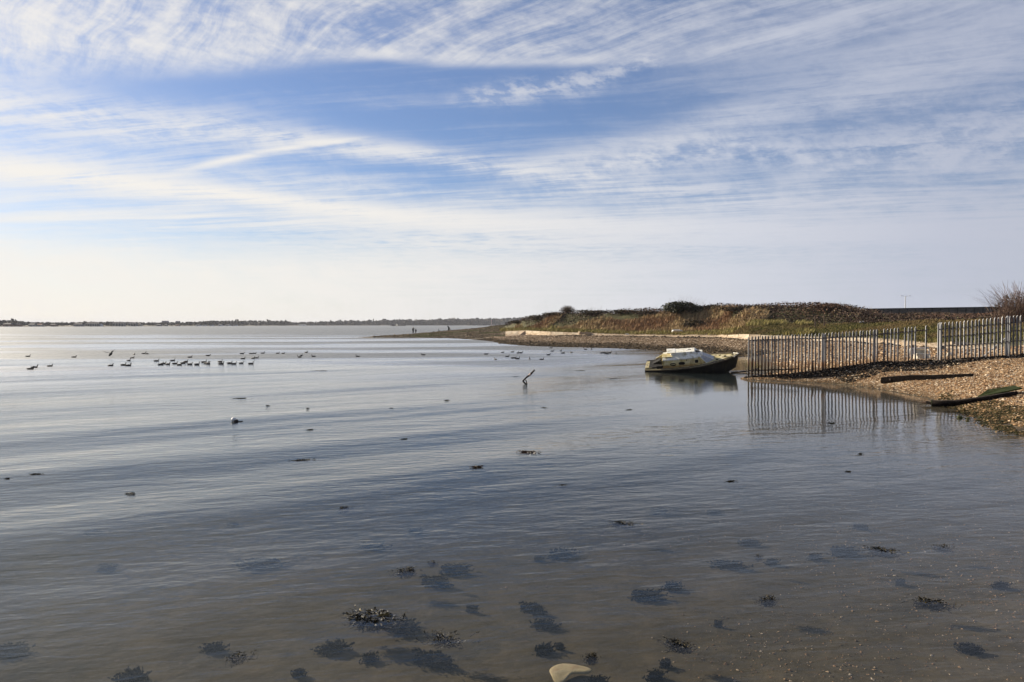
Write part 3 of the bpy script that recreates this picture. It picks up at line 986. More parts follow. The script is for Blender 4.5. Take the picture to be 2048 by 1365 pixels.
# ------------------------------------------------------------------ grass and brambles (uncountable cover)
def blades(name, P, h, w, mat, lean=.35, per=3, label=None, cat=None, wind=(.25, -.05)):
    n = len(P) * per
    Q = np.repeat(P, per, 0) + np.concatenate([rng.normal(0, .12, (n, 2)), np.zeros((n, 1))], 1)
    hh = np.repeat(h, per) * rng.uniform(.6, 1.15, n)
    a = rng.uniform(0, 3.14, n)
    ww = np.repeat(w, per) * rng.uniform(.6, 1.3, n)
    dx = np.stack([np.cos(a) * ww, np.sin(a) * ww, np.zeros(n)], 1)
    ln = np.stack([rng.normal(wind[0], lean, n) * hh, rng.normal(wind[1], lean, n) * hh, hh], 1)
    V = np.stack([Q - dx, Q + dx, Q + ln * np.array([.45, .45, .6]) + dx * .8, Q + ln], 1)
    V[:, :2, 2] -= .05
    i = np.arange(n)[:, None] * 4
    Fc = i + np.array([[0, 1, 2, 3]])
    return tag(arrays_obj(name, V.reshape(-1, 3), Fc, mat), label, cat, None, 'stuff')


def leafmass(name, P, up, s0, s1, mat, label=None, cat=None, parent=None, stuff=True):
    n = len(P)
    s = rng.uniform(s0, s1, n)
    a, b_ = rng.uniform(0, 6.283, n), rng.normal(0, .9, n)
    u = np.stack([np.cos(a), np.sin(a), np.zeros(n)], 1)
    v = np.stack([-np.sin(a) * np.cos(b_), np.cos(a) * np.cos(b_), np.sin(b_)], 1)
    Q = P.copy()
    Q[:, 2] += up
    V = np.stack([Q - u * s[:, None], Q - v * s[:, None] * .55, Q + u * s[:, None], Q + v * s[:, None] * .55], 1)
    Fc = np.arange(n)[:, None] * 4 + np.array([[0, 1, 2, 3]])
    o = arrays_obj(name, V.reshape(-1, 3), Fc, mat, parent)
    if stuff:
        tag(o, label, cat, None, 'stuff')
    return o


def canes(n, P, length, rad, arch=.6, wind=.2, seg=4):
    """thin arching stems, three-sided"""
    V, Fc = [], []
    c0 = 0
    az = rng.uniform(0, 6.283, n)
    tri = np.array([(1, 0), (-.5, .87), (-.5, -.87)])
    for i in range(n):
        L_ = length * rng.uniform(.5, 1.2)
        d = np.array([math.cos(az[i]) + wind, math.sin(az[i]) * .8])
        sp = rng.uniform(.2, 1.0)
        for k in range(seg + 1):
            t = k / seg
            out = d * L_ * arch * sp * t ** 1.3
            zz_ = L_ * (t - arch * .55 * sp * t * t)
            r_ = rad * (1 - .75 * t)
            for a in tri:
                V.append((P[i][0] + out[0] + a[0] * r_, P[i][1] + out[1] + a[1] * r_, P[i][2] + zz_))
            if k:
                b_ = c0 + (k - 1) * 3
                for q in range(3):
                    q2 = (q + 1) % 3
                    Fc.append((b_ + q, b_ + q2, b_ + 3 + q2, b_ + 3 + q))
        c0 += (seg + 1) * 3
    return V, Fc


M_DRY = mat_island('dry_grass_blade', [(0, (.16, .10, .05)), (.35, (.30, .205, .11)), (.7, (.42, .31, .17)), (1, (.24, .20, .09))], .9, .1, tint=(.12, .5, .62, (.22, .13, .07)))
M_DRYG = mat_island('olive_grass_blade', [(0, (.12, .10, .03)), (.4, (.20, .18, .055)), (.75, (.30, .25, .10)), (1, (.36, .29, .15))], .9, .1)
M_GREEN = mat_island('green_grass_blade', [(0, (.050, .052, .015)), (.45, (.092, .088, .025)), (.8, (.145, .122, .044)), (1, (.23, .175, .085))], .9, .1, tint=(.15, .47, .62, (.16, .115, .052)))
M_BRAM = mat_island('bramble_leaf', [(0, (.030, .020, .014)), (.4, (.075, .045, .032)), (.75, (.115, .070, .048)), (1, (.075, .075, .030))], .8, .2, tint=(.1, .5, .65, (.12, .065, .04)))
M_BRAMD = mat_island('bramble_leaf_dark', [(0, (.022, .018, .011)), (.5, (.058, .044, .026)), (.85, (.095, .070, .040)), (1, (.11, .10, .04))], .8, .2)
M_CANE = mat_island('bramble_cane', [(0, (.055, .030, .028)), (.6, (.12, .075, .06)), (1, (.20, .15, .11))], .8, .2)
M_EVER = mat_island('evergreen_leaf', [(0, (.012, .014, .008)), (.5, (.030, .036, .014)), (.9, (.06, .065, .022)), (1, (.11, .10, .04))], .6, .3)

# grass at the foot of the mound and on the shelf
P = sample(60000, 1000, 1500, 95, 180, lambda px, x, y, z, k: (k > 8.08) & (k < 9.28 + .5 * vnoise(x * .2, y * .2, 7)))
blades('olive_grass', P, rng.uniform(.25, .6, len(P)), np.full(len(P), .03), M_DRYG, label='olive and straw grass along the foot of the headland', cat='grass')
P = sample(90000, 1030, 1530, 95, 165, lambda px, x, y, z, k: (k > 9.0) & (k < 9.92) & (vnoise(x * .16, y * .16, 17) + (px - 1230) / 700 - (k - 9.3) * .9 > -.25))
blades('dry_grass', P, rng.uniform(.35, .9, len(P)), np.full(len(P), .045), M_DRY, label='rusty dry grass covering the face of the headland', cat='grass')
P = sample(140000, 1425, 2140, 36, 100, lambda px, x, y, z, k: (k > 8.08) & (k < 9.12 + .25 * vnoise(x * .2, y * .2, 7)) & (px > 1425 + 60 * vnoise(x * .2, y * .2, 3)))
blades('green_grass', P, rng.uniform(.08, .28, len(P)), np.full(len(P), .022), M_GREEN, label='short green grass on the shelf behind the fence', cat='grass')
P = sample(26000, 1440, 1620, 75, 112, lambda px, x, y, z, k: (k > 8.08) & (k < 9.3) & (vnoise(x * .25, y * .25, 23) > .0))
blades('straw_tussocks', P, rng.uniform(.35, .7, len(P)), np.full(len(P), .028), M_DRYG, label='straw coloured tussocks beside the concrete slabs', cat='grass')
# brambles over the top of the mound
P = sample(150000, 1010, 1760, 82, 185, lambda px, x, y, z, k: (k > 9.35 + .55 * vnoise(x * .13, y * .13, 19)) & (k < 10.35) & ((px > 1470) | (px < 1210) | (k > 9.72)))
leafmass('bramble_thicket', P, rng.random(len(P)) ** 1.5 * .75, .07, .20, M_BRAM, label='brown leafless bramble thicket along the top of the headland', cat='brambles')
P = sample(120000, 1690, 2150, 50, 104, lambda px, x, y, z, k: (k > 9.05 + .3 * vnoise(x * .2, y * .2, 20)) & (k < 10.5))
leafmass('inland_brambles', P, rng.random(len(P)) ** 1.5 * .4, .05, .14, M_BRAM, label='brown bramble belt below the long wall', cat='brambles')
P = sample(9000, 1040, 1760, 82, 185, lambda px, x, y, z, k: (k > 9.7) & (k < 10.25))
V, Fc = canes(len(P), P, 1.15, .018, .7)
tag(arrays_obj('bramble_canes', V, Fc, M_CANE), 'thin bramble canes sticking up along the headland skyline', 'brambles', None, 'stuff')
P = sample(7000, 1690, 2150, 55, 100, lambda px, x, y, z, k: (k > 9.3) & (k < 10.3))
V, Fc = canes(len(P), P, .65, .013, .7)
tag(arrays_obj('inland_canes', V, Fc, M_CANE), 'thin bramble canes in the belt below the long wall', 'brambles', None, 'stuff')


# ------------------------------------------------------------------ single bushes
def bush(name, base, rx, ry, rz, nleaf, ls, mat, label, group=None, ncane=60, cane=1.2, crad=.02, cat='bush', sink=.15):
    rt = tag(empty(name, base), label, cat, group)
    lob = [(rng.uniform(-.55, .55), rng.uniform(-.5, .5), rng.uniform(.25, .72), rng.uniform(.42, .68)) for _ in range(9)]
    pts = []
    while len(pts) < nleaf:
        q = rng.normal(0, 1, 3); q /= np.linalg.norm(q)
        l = lob[rng.integers(0, 9)]
        rr_ = l[3] * rng.uniform(.55, 1.06) ** .6
        p_ = np.array([l[0] + q[0] * rr_, l[1] + q[1] * rr_, l[2] + q[2] * rr_ * .6])
        if p_[2] < -.05 or p_[2] > 1.1:
            continue
        if vnoise(np.array([p_[0] * 3.1]), np.array([p_[2] * 3.7 + p_[1] * 2]), 40)[0] < -.33:
            continue
        pts.append(p_ * np.array([rx, ry, rz]))
    pts = np.array(pts) - np.array([0, 0, sink])
    leafmass('foliage', pts, 0, ls[0], ls[1], mat, parent=rt, stuff=False)
    cp = np.stack([rng.uniform(-.6, .6, ncane) * rx, rng.uniform(-.6, .6, ncane) * ry, np.full(ncane, -sink)], 1)
    V, Fc = canes(ncane, cp, rz * cane, crad, .55)
    arrays_obj('stems', V, Fc, M_CANE, rt)
    return rt


def ridge_point(px, k=10.0):
    a = math.atan((px - 1024) / F)
    rr_ = [np.interp(a, _A, _RR[:, i]) for i in range(_RR.shape[1])]
    i = int(k)
    r_ = rr_[i] + (rr_[i + 1] - rr_[i]) * (k - i)
    x, y = math.sin(a) * r_, math.cos(a) * r_
    return Vector((x, y, gz(x, y)))


bush('evergreen_bush', ridge_point(1366, 9.75), 3.7, 2.6, 2.45, 7500, (.07, .18), M_EVER, 'large dark evergreen bush, the highest dome on the headland skyline', ncane=90, cane=1.35, sink=.3)
G_ = 'bramble mounds along the headland ridge'
for px, k, rx, rz, n, lab, mt in (
        (1040, 9.9, 2.2, .7, 1300, 'low dark bramble mound at the left tip of the headland', M_BRAMD),
        (1078, 9.85, 2.4, .95, 1700, 'dark bramble mound left of the bare round tree', M_BRAMD),
        (1108, 9.9, 2.2, .75, 1500, 'low dark bramble mound just in front of the bare round tree', M_BRAMD),
        (1188, 9.9, 2.6, 1.1, 2400, 'rounded dark bramble mound right of the bare round tree', M_BRAMD),
        (1248, 9.95, 2.4, .65, 1500, 'low dark bramble mound halfway between bare tree and evergreen bush', M_BRAMD),
        (1290, 9.9, 2.4, .8, 1600, 'dark bramble mound just left of the evergreen bush', M_BRAMD),
        (1425, 9.9, 2.6, .85, 1900, 'dark bramble mound just right of the evergreen bush', M_BRAMD),
        (1478, 9.85, 2.6, .8, 1900, 'dark bramble mound above the leftmost fence pales', M_BRAMD),
        (1530, 9.9, 2.2, .75, 1500, 'brown bramble mound on the ridge left of the two posts', M_BRAM),
        (1660, 9.85, 2.6, 1.0, 2400, 'rounded brown bramble mound at the right end of the headland ridge', M_BRAM),
        (1700, 9.8, 1.9, .7, 1300, 'small brown bramble mound where the ridge drops to the long wall', M_BRAM)):
    bush('bramble_mound', ridge_point(px, k), rx, 2.0, rz, n, (.06, .17), mt, lab, G_, ncane=50, cane=1.5)
p = hit(1392, 668)
bush('bramble_mound', ridge_point(1388, 9.35), 2.4, 1.8, 1.2, 1900, (.06, .17), M_BRAMD, 'dark bramble clump low on the headland face above the white hull scrap', G_, ncane=50, cane=1.3)


def bare_tree(px, k, w, h, label):
    b = ridge_point(px, k)
    rt = tag(empty('bare_tree', b), label, 'tree')
    mb = MB()
    mb.tube([(0, 0, -.3), (.05, 0, h * .25)], [.14, .10])
    mb.build('trunk', M_TRUNK, rt)
    V, Fc = [], []
    n = 420
    cp = np.stack([rng.normal(0, w * .05, n), rng.normal(0, w * .05, n), np.full(n, h * .05)], 1)
    c0 = 0
    tri = np.array([(1, 0), (-.5, .87), (-.5, -.87)])
    for i in range(n):
        a = rng.uniform(0, 6.283); sp = rng.random() ** .6
        tip = np.array([math.cos(a) * sp * w / 2, math.sin(a) * sp * w / 2, h * (math.sqrt(max(0, 1 - sp * sp * .82))) * rng.uniform(.75, 1.05)])
        for kk in range(4):
            t = kk / 3
            q = cp[i] + (tip - cp[i]) * np.array([t ** .8, t ** .8, t]) + rng.normal(0, .04, 3) * (kk > 0)
            r_ = .022 * (1 - .5 * t)
            for u in tri:
                V.append((q[0] + u[0] * r_, q[1] + u[1] * r_, q[2]))
            if kk:
                bb = c0 + (kk - 1) * 3
                for s_ in range(3):
                    s2 = (s_ + 1) % 3
                    Fc.append((bb + s_, bb + s2, bb + 3 + s2, bb + 3 + s_))
        c0 += 12
    arrays_obj('crown', V, Fc, mat_island('bare_twig', [(0, (.10, .075, .055)), (1, (.26, .21, .16))], .9), rt)


bare_tree(1135, 10.05, 3.5, 1.55, 'bare round-crowned tree on the headland skyline, twigs only')

# big bramble bush at the right edge
b = at(2034, 646, 56); b.z = gz(b.x, b.y)
rt = tag(empty('tangled_bush', b), 'big tangled bramble bush with arching canes at the right edge behind the fence', 'bush')
n = 14000
q = rng.normal(0, 1, (n, 3)); q /= np.linalg.norm(q, axis=1)[:, None]
q *= (rng.random(n) ** .45)[:, None]
q = q[q[:, 2] > -.2]
q *= np.array([2.1, 1.8, 2.2])
q = q[vnoise(q[:, 0] * 1.4, q[:, 2] * 1.6 + q[:, 1], 44) > -.25]
q[:, 0] += .35
leafmass('foliage', q, .55, .03, .08, M_BRAM, parent=rt, stuff=False)
cp = np.stack([rng.normal(.3, .6, 620), rng.normal(0, .6, 620), np.full(620, .0)], 1)
V, Fc = canes(620, cp, 3.4, .02, .75, -.25, 6)
arrays_obj('canes', V, Fc, M_CANE, rt)


# ------------------------------------------------------------------ sea wall slabs
M_CONC = mat_noise('weathered_concrete', (.24, .19, .13), (.38, .31, .22), 1.2, .9, .01, (.46, .38, .28))
M_CONC2 = mat_noise('stained_concrete', (.17, .12, .075), (.30, .23, .155), .9, .9, .01, (.38, .30, .21))


def shore_line(px, k):
    a = math.atan((px - 1024) / F)
    r_ = np.interp(a, _A, _RR[:, k]); z = np.interp(a, _A, _ZZ[:, k])
    return Vector((math.sin(a) * r_, math.cos(a) * r_, z))


def slab_wall(name, edges, label, lift=.06, jitter=.0, thick=.25, drop=.12, gap=.3):
    rt = tag(empty(name, shore_line(edges[0], 7)), label, 'sea wall')
    base = rt.location.copy()
    for i in range(len(edges) - 1):
        a, c = edges[i] + gap, edges[i + 1] - gap
        q = [shore_line(a, 7), shore_line(c, 7), shore_line(c, 8), shore_line(a, 8)]
        up = Vector((0, -.25, 1)).normalized()
        j = [random.uniform(-jitter, jitter) for _ in range(4)]
        top = [p + up * (lift + j[n]) - base - (Vector((0, 0, drop)) if n < 2 else Vector((0, 0, 0))) for n, p in enumerate(q)]
        bot = [p - up * thick for p in top]
        MB().add(top + bot, [(0, 1, 2, 3), (7, 6, 5, 4), (0, 4, 5, 1), (1, 5, 6, 2), (2, 6, 7, 3), (3, 7, 4, 0)]).build('slab', M_CONC if i % 3 else M_CONC2, rt, bevel=.03)


slab_wall('sea_wall', [1001, 1012, 1024, 1037, 1051, 1065, 1080, 1095, 1111, 1127, 1143, 1159, 1176], 'pale sloping concrete sea wall curving along the tip of the headland')
slab_wall('revetment', [1437, 1455, 1477, 1499, 1522, 1548, 1574, 1600, 1627, 1654, 1681, 1708, 1735, 1762], 'row of pale concrete revetment slabs running behind the palisade fence', jitter=.05, gap=.8)
# tumbled slab between the two walls
for px, py, w, rot_, lab in ((1162, 667, .9, (.1, .25, .3), 'small tilted concrete block at the right end of the curving sea wall'), (1176, 667.5, 1.2, (-.1, .15, -.2), 'long low concrete block just beyond the curving sea wall')):
    p = hit(px, py + 2)
    tag(MB().box((0, 0, .15), (w, .7, .4)).build('concrete_block', M_CONC2, None, loc=p, rot=rot_, bevel=.04), lab, 'block', 'loose concrete blocks')

# ------------------------------------------------------------------ palisade fence
m, nt, b = new_mat('galvanised_tide_stained')
p_ = pos(nt, 'World')
x, y, z = sep(nt, p_)
nn = noise(nt, p_, 9.0, 4, .6)
nl = noise(nt, comb(nt, x * 14, y * 14, z * 2), 1.0, 4, .6)
steel = ramp(nt, nl, [(.3, (.23, .235, .25)), (.7, (.35, .355, .375))])
ob = sep(nt, pos(nt, 'Object'))[2]
zt = z + (nl - .5) * .45 + (nn - .5) * .15
c = mixc(nt, (ob + (nl - .5) * .5).ss(.62, .22, 0, .85), steel, (.16, .095, .055))
c = mixc(nt, zt.ss(.98, .72), c, (.17, .075, .032))
c = mixc(nt, zt.ss(.72, .50), c, (.030, .018, .012))
nt.links.new(c, b.inputs['Base Color'])
met = zt.ss(.75, 1.0, 0, .35)
nt.links.new(met.k, b.inputs['Metallic'])
b.inputs['Roughness'].default_value = .55
M_STEEL = m
M_RAIL = mat_noise('rusty_rail', (.045, .032, .028), (.12, .085, .07), 3, .8)
M_OLDWOOD = mat_noise('old_wet_wood', (.035, .024, .016), (.11, .07, .045), 5, .8, .01)

FA = Vector((473 / F * 34.0, 34.0, 0)); FBp = Vector((1046 / F * 30.9, 30.9, 0))
FDIR = (FBp - FA).normalized()


def fence_point(px):
    """point of the fence line on a bearing"""
    k = (px - 1024) / F
    t = (k * FA.y - FA.x) / (FDIR.x - k * FDIR.y)
    return FA + FDIR * t


TOPS = [(1490, 673.5), (1497, 673), (1560, 670.5), (1640, 667), (1690, 663.5), (1750, 660), (1796, 656), (1832, 654), (1853, 651), (1878, 646), (1950, 640), (2020, 632.5), (2080, 628)]
FOOT = [(1490, 756), (1497, 755), (1560, 752), (1640, 745), (1690, 736), (1750, 727), (1860, 727), (1960, 726), (2080, 718)]


def fence_z(px, tab):
    row = float(np.interp(px, [t[0] for t in tab], [t[1] for t in tab]))
    p = fence_point(px)
    return CAMH + ray(px, row).z * p.y


def pale_mesh(h):
    """W-section steel pale with splayed point"""
    prof = [(-.034, .012), (-.026, -.016), (-.011, .022), (0, .002), (.011, .022), (.026, -.016), (.034, .012)]
    mb = MB()
    t = .003
    rings = []
    for zz_, s, lean in ((0, 1, 0), (h - .10, 1, 0), (h - .05, .95, -.005), (h, .35, -.02)):
        f = [Vector((a * s, b_ + lean - t, zz_)) for a, b_ in prof]
        bk = [Vector((a * s, b_ + lean + t, zz_)) for a, b_ in reversed(prof)]
        rings.append(f + bk)
    mb.loft(rings)
    return mb.mesh('pale', M_STEEL)


FROT = math.atan2(FDIR.y, FDIR.x)
fence = tag(empty('palisade_fence', FA), 'steel palisade fence with rusty tide-stained feet running from the water up the beach', 'fence')
PX = []
q = 1497.5
while q < 1858:
    PX.append(q); q += 6.62 + (q - 1497) / 360 * .42
PX = [q for q in PX if not (1760 < q < 1764 or 1797 < q < 1806 or 1834 < q < 1852 or 1857 < q < 1863)]
for q in (1876.7, 1883.5):
    PX.append(q)
q = 1891
while q < 2085:
    PX.append(q); q += 7.56
pm = {}
for i, q in enumerate(sorted(PX)):
    p = fence_point(q)
    zt_, zb = fence_z(q, TOPS) + random.uniform(-.012, .012), fence_z(q, FOOT) - .12
    zb = min(zb, gz(p.x, p.y) - .05)
    hgt = round((zt_ - zb) / .1) * .1
    if hgt not in pm:
        pm[hgt] = pale_mesh(hgt)
    o = bpy.data.objects.new('pale', pm[hgt])
    o.location = (p.x - FA.x, p.y - FA.y, zt_ - hgt)
    o.rotation_euler = (random.gauss(0, .006), random.gauss(0, .004), FROT + random.gauss(0, .05))
    link(o, fence)


def fence_rail(pts, name='rail', r_=.028):
    V3 = []
    for px, row in pts:
        p = fence_point(px)
        V3.append(Vector((p.x, p.y + .035, CAMH + ray(px, row).z * p.y)) - FA)
    for i in range(len(V3) - 1):
        d = V3[i + 1] - V3[i]
        n_ = Vector((-d.y, d.x, 0)).normalized() * .006
        u = Vector((0, 0, r_))
        r0 = [V3[i] + n_ + u, V3[i] - n_ + u, V3[i] - n_ - u, V3[i] + n_ - u]
        r1 = [v + d for v in r0]
        MB().loft([r0, r1]).build(name, M_RAIL, fence)


fence_rail([(1502, 681), (1655, 676.5), (1752, 669.5)])
fence_rail([(1752, 669.5), (1858, 660)])
fence_rail([(1502, 742), (1600, 738)])
for rows in (((1876, 659.5), (1960, 651.5), (2085, 641)), ((1884, 674), (1960, 668), (2085, 657)), ((1884, 693), (1960, 688.5), (2085, 678))):
    fence_rail(rows, r_=.025)
for px, top in ((1512, 676), (1650, 668), (1752, 660), (1884, 645), (2019, 632)):
    p = fence_point(px)
    zt_ = CAMH + ray(px, top).z * p.y
    zb = gz(p.x, p.y) - .3
    MB().box((p.x - FA.x, p.y - FA.y + .11, (zt_ + zb) / 2), (.06, .10, zt_ - zb), rot=(0, 0, FROT)).build('post', M_STEEL, fence)
# leaning prop behind the right-hand panel
p = fence_point(2019)
MB().tube([Vector((p.x - .75, p.y + .6, gz(p.x - .75, p.y + .6))) - FA, Vector((p.x - .05, p.y + .15, 1.95)) - FA], .028).build('brace', M_STEEL, fence)
# broken timber stakes at the seaward end
for px, top, foot, tilt, lab in ((1508, 716, 754, .06, 'thin dark timber stake standing behind the seaward end of the fence'), (1632, 722, 748, 0, 'short dark timber stump between the fence pales')):
    p = fence_point(px)
    p = Vector((p.x, p.y + .35, 0)); g = gz(p.x, p.y)
    zt_ = CAMH + ray(px, top).z * p.y
    tag(MB().tube([(0, 0, -.3), (tilt * .5, 0, (zt_ - g) * .5), (tilt, 0, zt_ - g)], [.06, .055, .03], 7).build('timber_stake', M_OLDWOOD, None, loc=(p.x, p.y, g)), lab, 'stake')

def fence_off(x, y):
    return (x - FA.x) * FDIR.y - (y - FA.y) * FDIR.x      # metres in front of the fence


P = sample(230000, 1490, 2130, 26, 35, lambda px, x, y, z, k: (fence_off(x, y) > -.35) & (fence_off(x, y) < np.interp(px, [1490, 1560, 1660, 1700, 1860, 1960, 2130], [.3, .7, 1.2, 2.3, 2.2, 1.0, .6]) + .5 * vnoise(x * .9, y * .9, 61)) & (z > .03))  # dried weed, coloured near black and spread to deepen the fence's shadow band
scatter('fence_wrack_shade', P, rng.lognormal(math.log(.032), .4, len(P)), (OCT_V, OCT_F), mat_island('wrack_painted_shade', [(0, (.006, .005, .004)), (.8, (.020, .015, .011)), (.97, (.05, .038, .026)), (1, (.45, .40, .33))], .9, .1), flat=(.35, .7), label='black band along the foot of the fence, dried weed with painted fence shadow', cat='weed')

# ------------------------------------------------------------------ things behind the fence
M_PALE = mat_noise('pale_fibreglass', (.40, .36, .28), (.60, .56, .47), 3, .7, .004)
M_WHITEP = mat_noise('white_plastic', (.62, .61, .57), (.76, .75, .72), 3, .55, .003)
p = hit(1838, 726, 32.6); p.y = max(p.y, 33.4); p.x = (1838 - 1024) / F * p.y; p.z = gz(p.x, p.y)
rt = tag(empty('broken_tub', p, .1), 'broken pale tub with a white rim lying behind the fence', 'tub')
MB().box((.12, 0, .12), (.5, .45, .26), taper=.94).build('base', M_PALE, rt, bevel=.03)
rim = [(-.42, .02), (-.36, .42), (-.25, .46), (.52, .46), (.56, .36), (.60, .02)]
mb = MB()
mb.tube([(a, .1, z_ + .02) for a, z_ in rim], .035, 6)
mb.build('rim', M_WHITEP, rt)
MB().box((-.27, .02, .33), (.17, .06, .26)).build('panel', M_WHITEP, rt, bevel=.01)
MB().add([(-.2, .15, .25), (.5, .18, .25), (.5, .2, .42), (-.15, .2, .44), (-.2, .19, .25), (.5, .22, .25), (.5, .24, .42), (-.15, .24, .44)],
         [(0, 1, 2, 3), (7, 6, 5, 4), (0, 4, 5, 1), (1, 5, 6, 2), (2, 6, 7, 3), (3, 7, 4, 0)]).build('liner', M_PALE, rt)


def boulder(px, py, w, h, mat, label, name='boulder', cat='boulder', y0=3.0, group=None, emb=.25):
    p = hit(px, py, y0)
    s = w / F * p.y / 2
    sh = h / F * p.y
    V = ICO_V * (1 + rng.uniform(-.2, .2, (len(ICO_V), 1)))
    V = V * np.array([s, s * .75, sh * .62])
    o = arrays_obj(name, V, ICO_F, mat, smooth=False)
    o.location = (p.x, p.y, p.z + sh * (.5 - emb))
    o.rotation_euler = (0, 0, rng.uniform(-.4, .4))
    sb = o.modifiers.new('round', 'SUBSURF'); sb.levels = 1; sb.render_levels = 1
    return tag(o, label, cat, group)


boulder(1899, 713, 16, 12, M_PALE, 'pale rounded boulder behind the fence right of the broken tub', y0=33)
boulder(1787, 721, 12, 6, M_PEB, 'small brown stone behind the fence left of the broken tub', y0=33)
p = hit(1918, 690, 34)
tag(MB().box((0, 0, .1), (1.0, .35, .16), rot=(0, .03, .1)).build('concrete_plank', M_CONC, None, loc=p, bevel=.02), 'pale concrete plank lying on the grass behind the right part of the fence', 'plank')
p = hit(1880, 714, 33)
tag(MB().tube([(-.25, 0, .05), (.2, .05, .25)], .02, 5).build('stick', M_PALE, None, loc=p), 'thin pale stick leaning beside the broken tub', 'stick')
for px, py, lab in ((1724, 648, 'flat pale scrap on the grass right of the two posts'), (1254, 670.5, 'small white scrap on the wrack line below the headland'), (1178, 659.5, 'tiny white scrap at the foot of the bramble face')):
    p = hit(px, py, 40)
    V = ICO_V * np.array([.38, .22, .10]) * (1 + rng.uniform(-.35, .35, (len(ICO_V), 1)))
    o = arrays_obj('plastic_scrap', V, ICO_F, M_WHITEP); o.location = p + Vector((0, 0, .12 if py > 649 else .2))
    tag(o, lab, 'litter', 'pale scraps washed ashore')
# white upturned hull scrap on the grass
p = hit(1353, 669, 60)
rt = tag(empty('dinghy_hull', p + Vector((0, -.6, .55)), .15, (R(160), 0, R(12))), 'white broken dinghy hull lying on the grass below the headland', 'dinghy')
rt.scale = (1.0, 1.0, .55)
MB().loft(hull_sections(1.6, .8, .22, keel=.14)).build('hull', M_HULLW, rt)
MB().box((-.1, 0, .10), (.14, .5, .03)).build('thwart', M_HULLW, rt)
# two posts on the grass
for px, lab in ((1630.5, 'left one of two thin dark posts standing on the grass'), (1648.5, 'right one of two thin dark posts standing on the grass')):
    p = at(px, 656, 84); p.z = gz(p.x, p.y)
    zt_ = CAMH + ray(px, 631).z * p.y
    tag(MB().tube([(0, 0, -.2), (0, 0, (zt_ - p.z))], [.075, .07], 7).build('wooden_post', M_OLDWOOD, None, loc=p), lab, 'post', 'posts on the grass')
# long wall on the skyline
M_WALLP = mat_noise('dark_wall_panel', (.055, .050, .048), (.10, .09, .085), .8, .9, .005)
M_COPE = mat_noise('wall_coping', (.020, .020, .022), (.04, .04, .04), .8, .8)
pa, pb = at(1735, 619, 150), at(2110, 613.5, 138)
rt = tag(empty('boundary_wall', (pa.x, pa.y, 0)), 'long dark panel wall on the skyline left of the tangled bush', 'wall')
dv = pb - pa
nseg = 22
for i in range(nseg):
    a = pa + dv * (i / nseg); c = pa + dv * ((i + 1) / nseg)
    mid = (a + c) / 2
    L_ = (c - a).length
    rz_ = math.atan2(dv.y, dv.x)
    lo = gz(mid.x, mid.y) - 1.2
    MB().box((mid.x - pa.x, mid.y - pa.y, (mid.z + lo) / 2), (L_ - .12, .14, mid.z - lo), rot=(0, 0, rz_)).build('panel', M_WALLP, rt)
    MB().box((a.x - pa.x, a.y - pa.y, (a.z + lo) / 2), (.22, .22, a.z - lo), rot=(0, 0, rz_)).build('pier', M_COPE, rt)
    MB().box((mid.x - pa.x, mid.y - pa.y, mid.z + .07), (L_ + .01, .30, .14), rot=(0, math.atan2(-dv.z, dv.xy.length), rz_)).build('coping', M_COPE, rt)
# lamp on the skyline
p = at(1810.5, 618, 175)
g = gz(p.x, p.y)
top = at(1810.5, 592.5, 175).z
rt = tag(empty('street_lamp', (p.x, p.y, g)), 'pale double-armed street lamp rising above the long wall', 'lamp')
M_LAMP = mat_noise('lamp_paint', (.55, .56, .58), (.66, .67, .68), 2, .5)
MB().tube([(0, 0, 0), (0, 0, top - g)], [.14, .09], 8).build('pole', M_LAMP, rt)
for s in (-1, 1):
    arm_ = MB().tube([(0, 0, top - g - .05), (s * .9, 0, top - g + .05)], .03, 6).build('arm', M_LAMP, rt)
    MB().box((s * 1.0, 0, top - g + .04), (.5, .22, .10)).build('lamp_head', M_LAMP, arm_, bevel=.02)

# ------------------------------------------------------------------ timbers on the beach
m, nt, b = new_mat('timber_lit_top')
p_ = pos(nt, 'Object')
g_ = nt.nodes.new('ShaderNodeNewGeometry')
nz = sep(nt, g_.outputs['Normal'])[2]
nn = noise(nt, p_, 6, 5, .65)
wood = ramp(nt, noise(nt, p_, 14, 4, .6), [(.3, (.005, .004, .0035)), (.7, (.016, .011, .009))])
c = mixc(nt, (nz + (nn - .5) * .5).ss(.65, 1.0), wood, (.055, .045, .037))  # upward faces painted paler as if lit, sides near black as shade
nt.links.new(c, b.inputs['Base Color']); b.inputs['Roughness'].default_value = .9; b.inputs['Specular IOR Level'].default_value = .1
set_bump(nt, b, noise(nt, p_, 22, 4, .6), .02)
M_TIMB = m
M_MOSS = mat_noise('green_algae', (.010, .016, .006), (.020, .028, .009), 7, .9, .015, (.045, .042, .018), spec=.1)


def timber(pts, rad, name, label, mat=M_TIMB, n=8, end=None, sq=None):
    base = Vector(pts[0])
    mb = MB()
    rings = [Vector(p) - base for p in pts]
    mb.tube(rings, rad, n, squash=sq)
    o = mb.build(name, mat, None, loc=base)
    return o


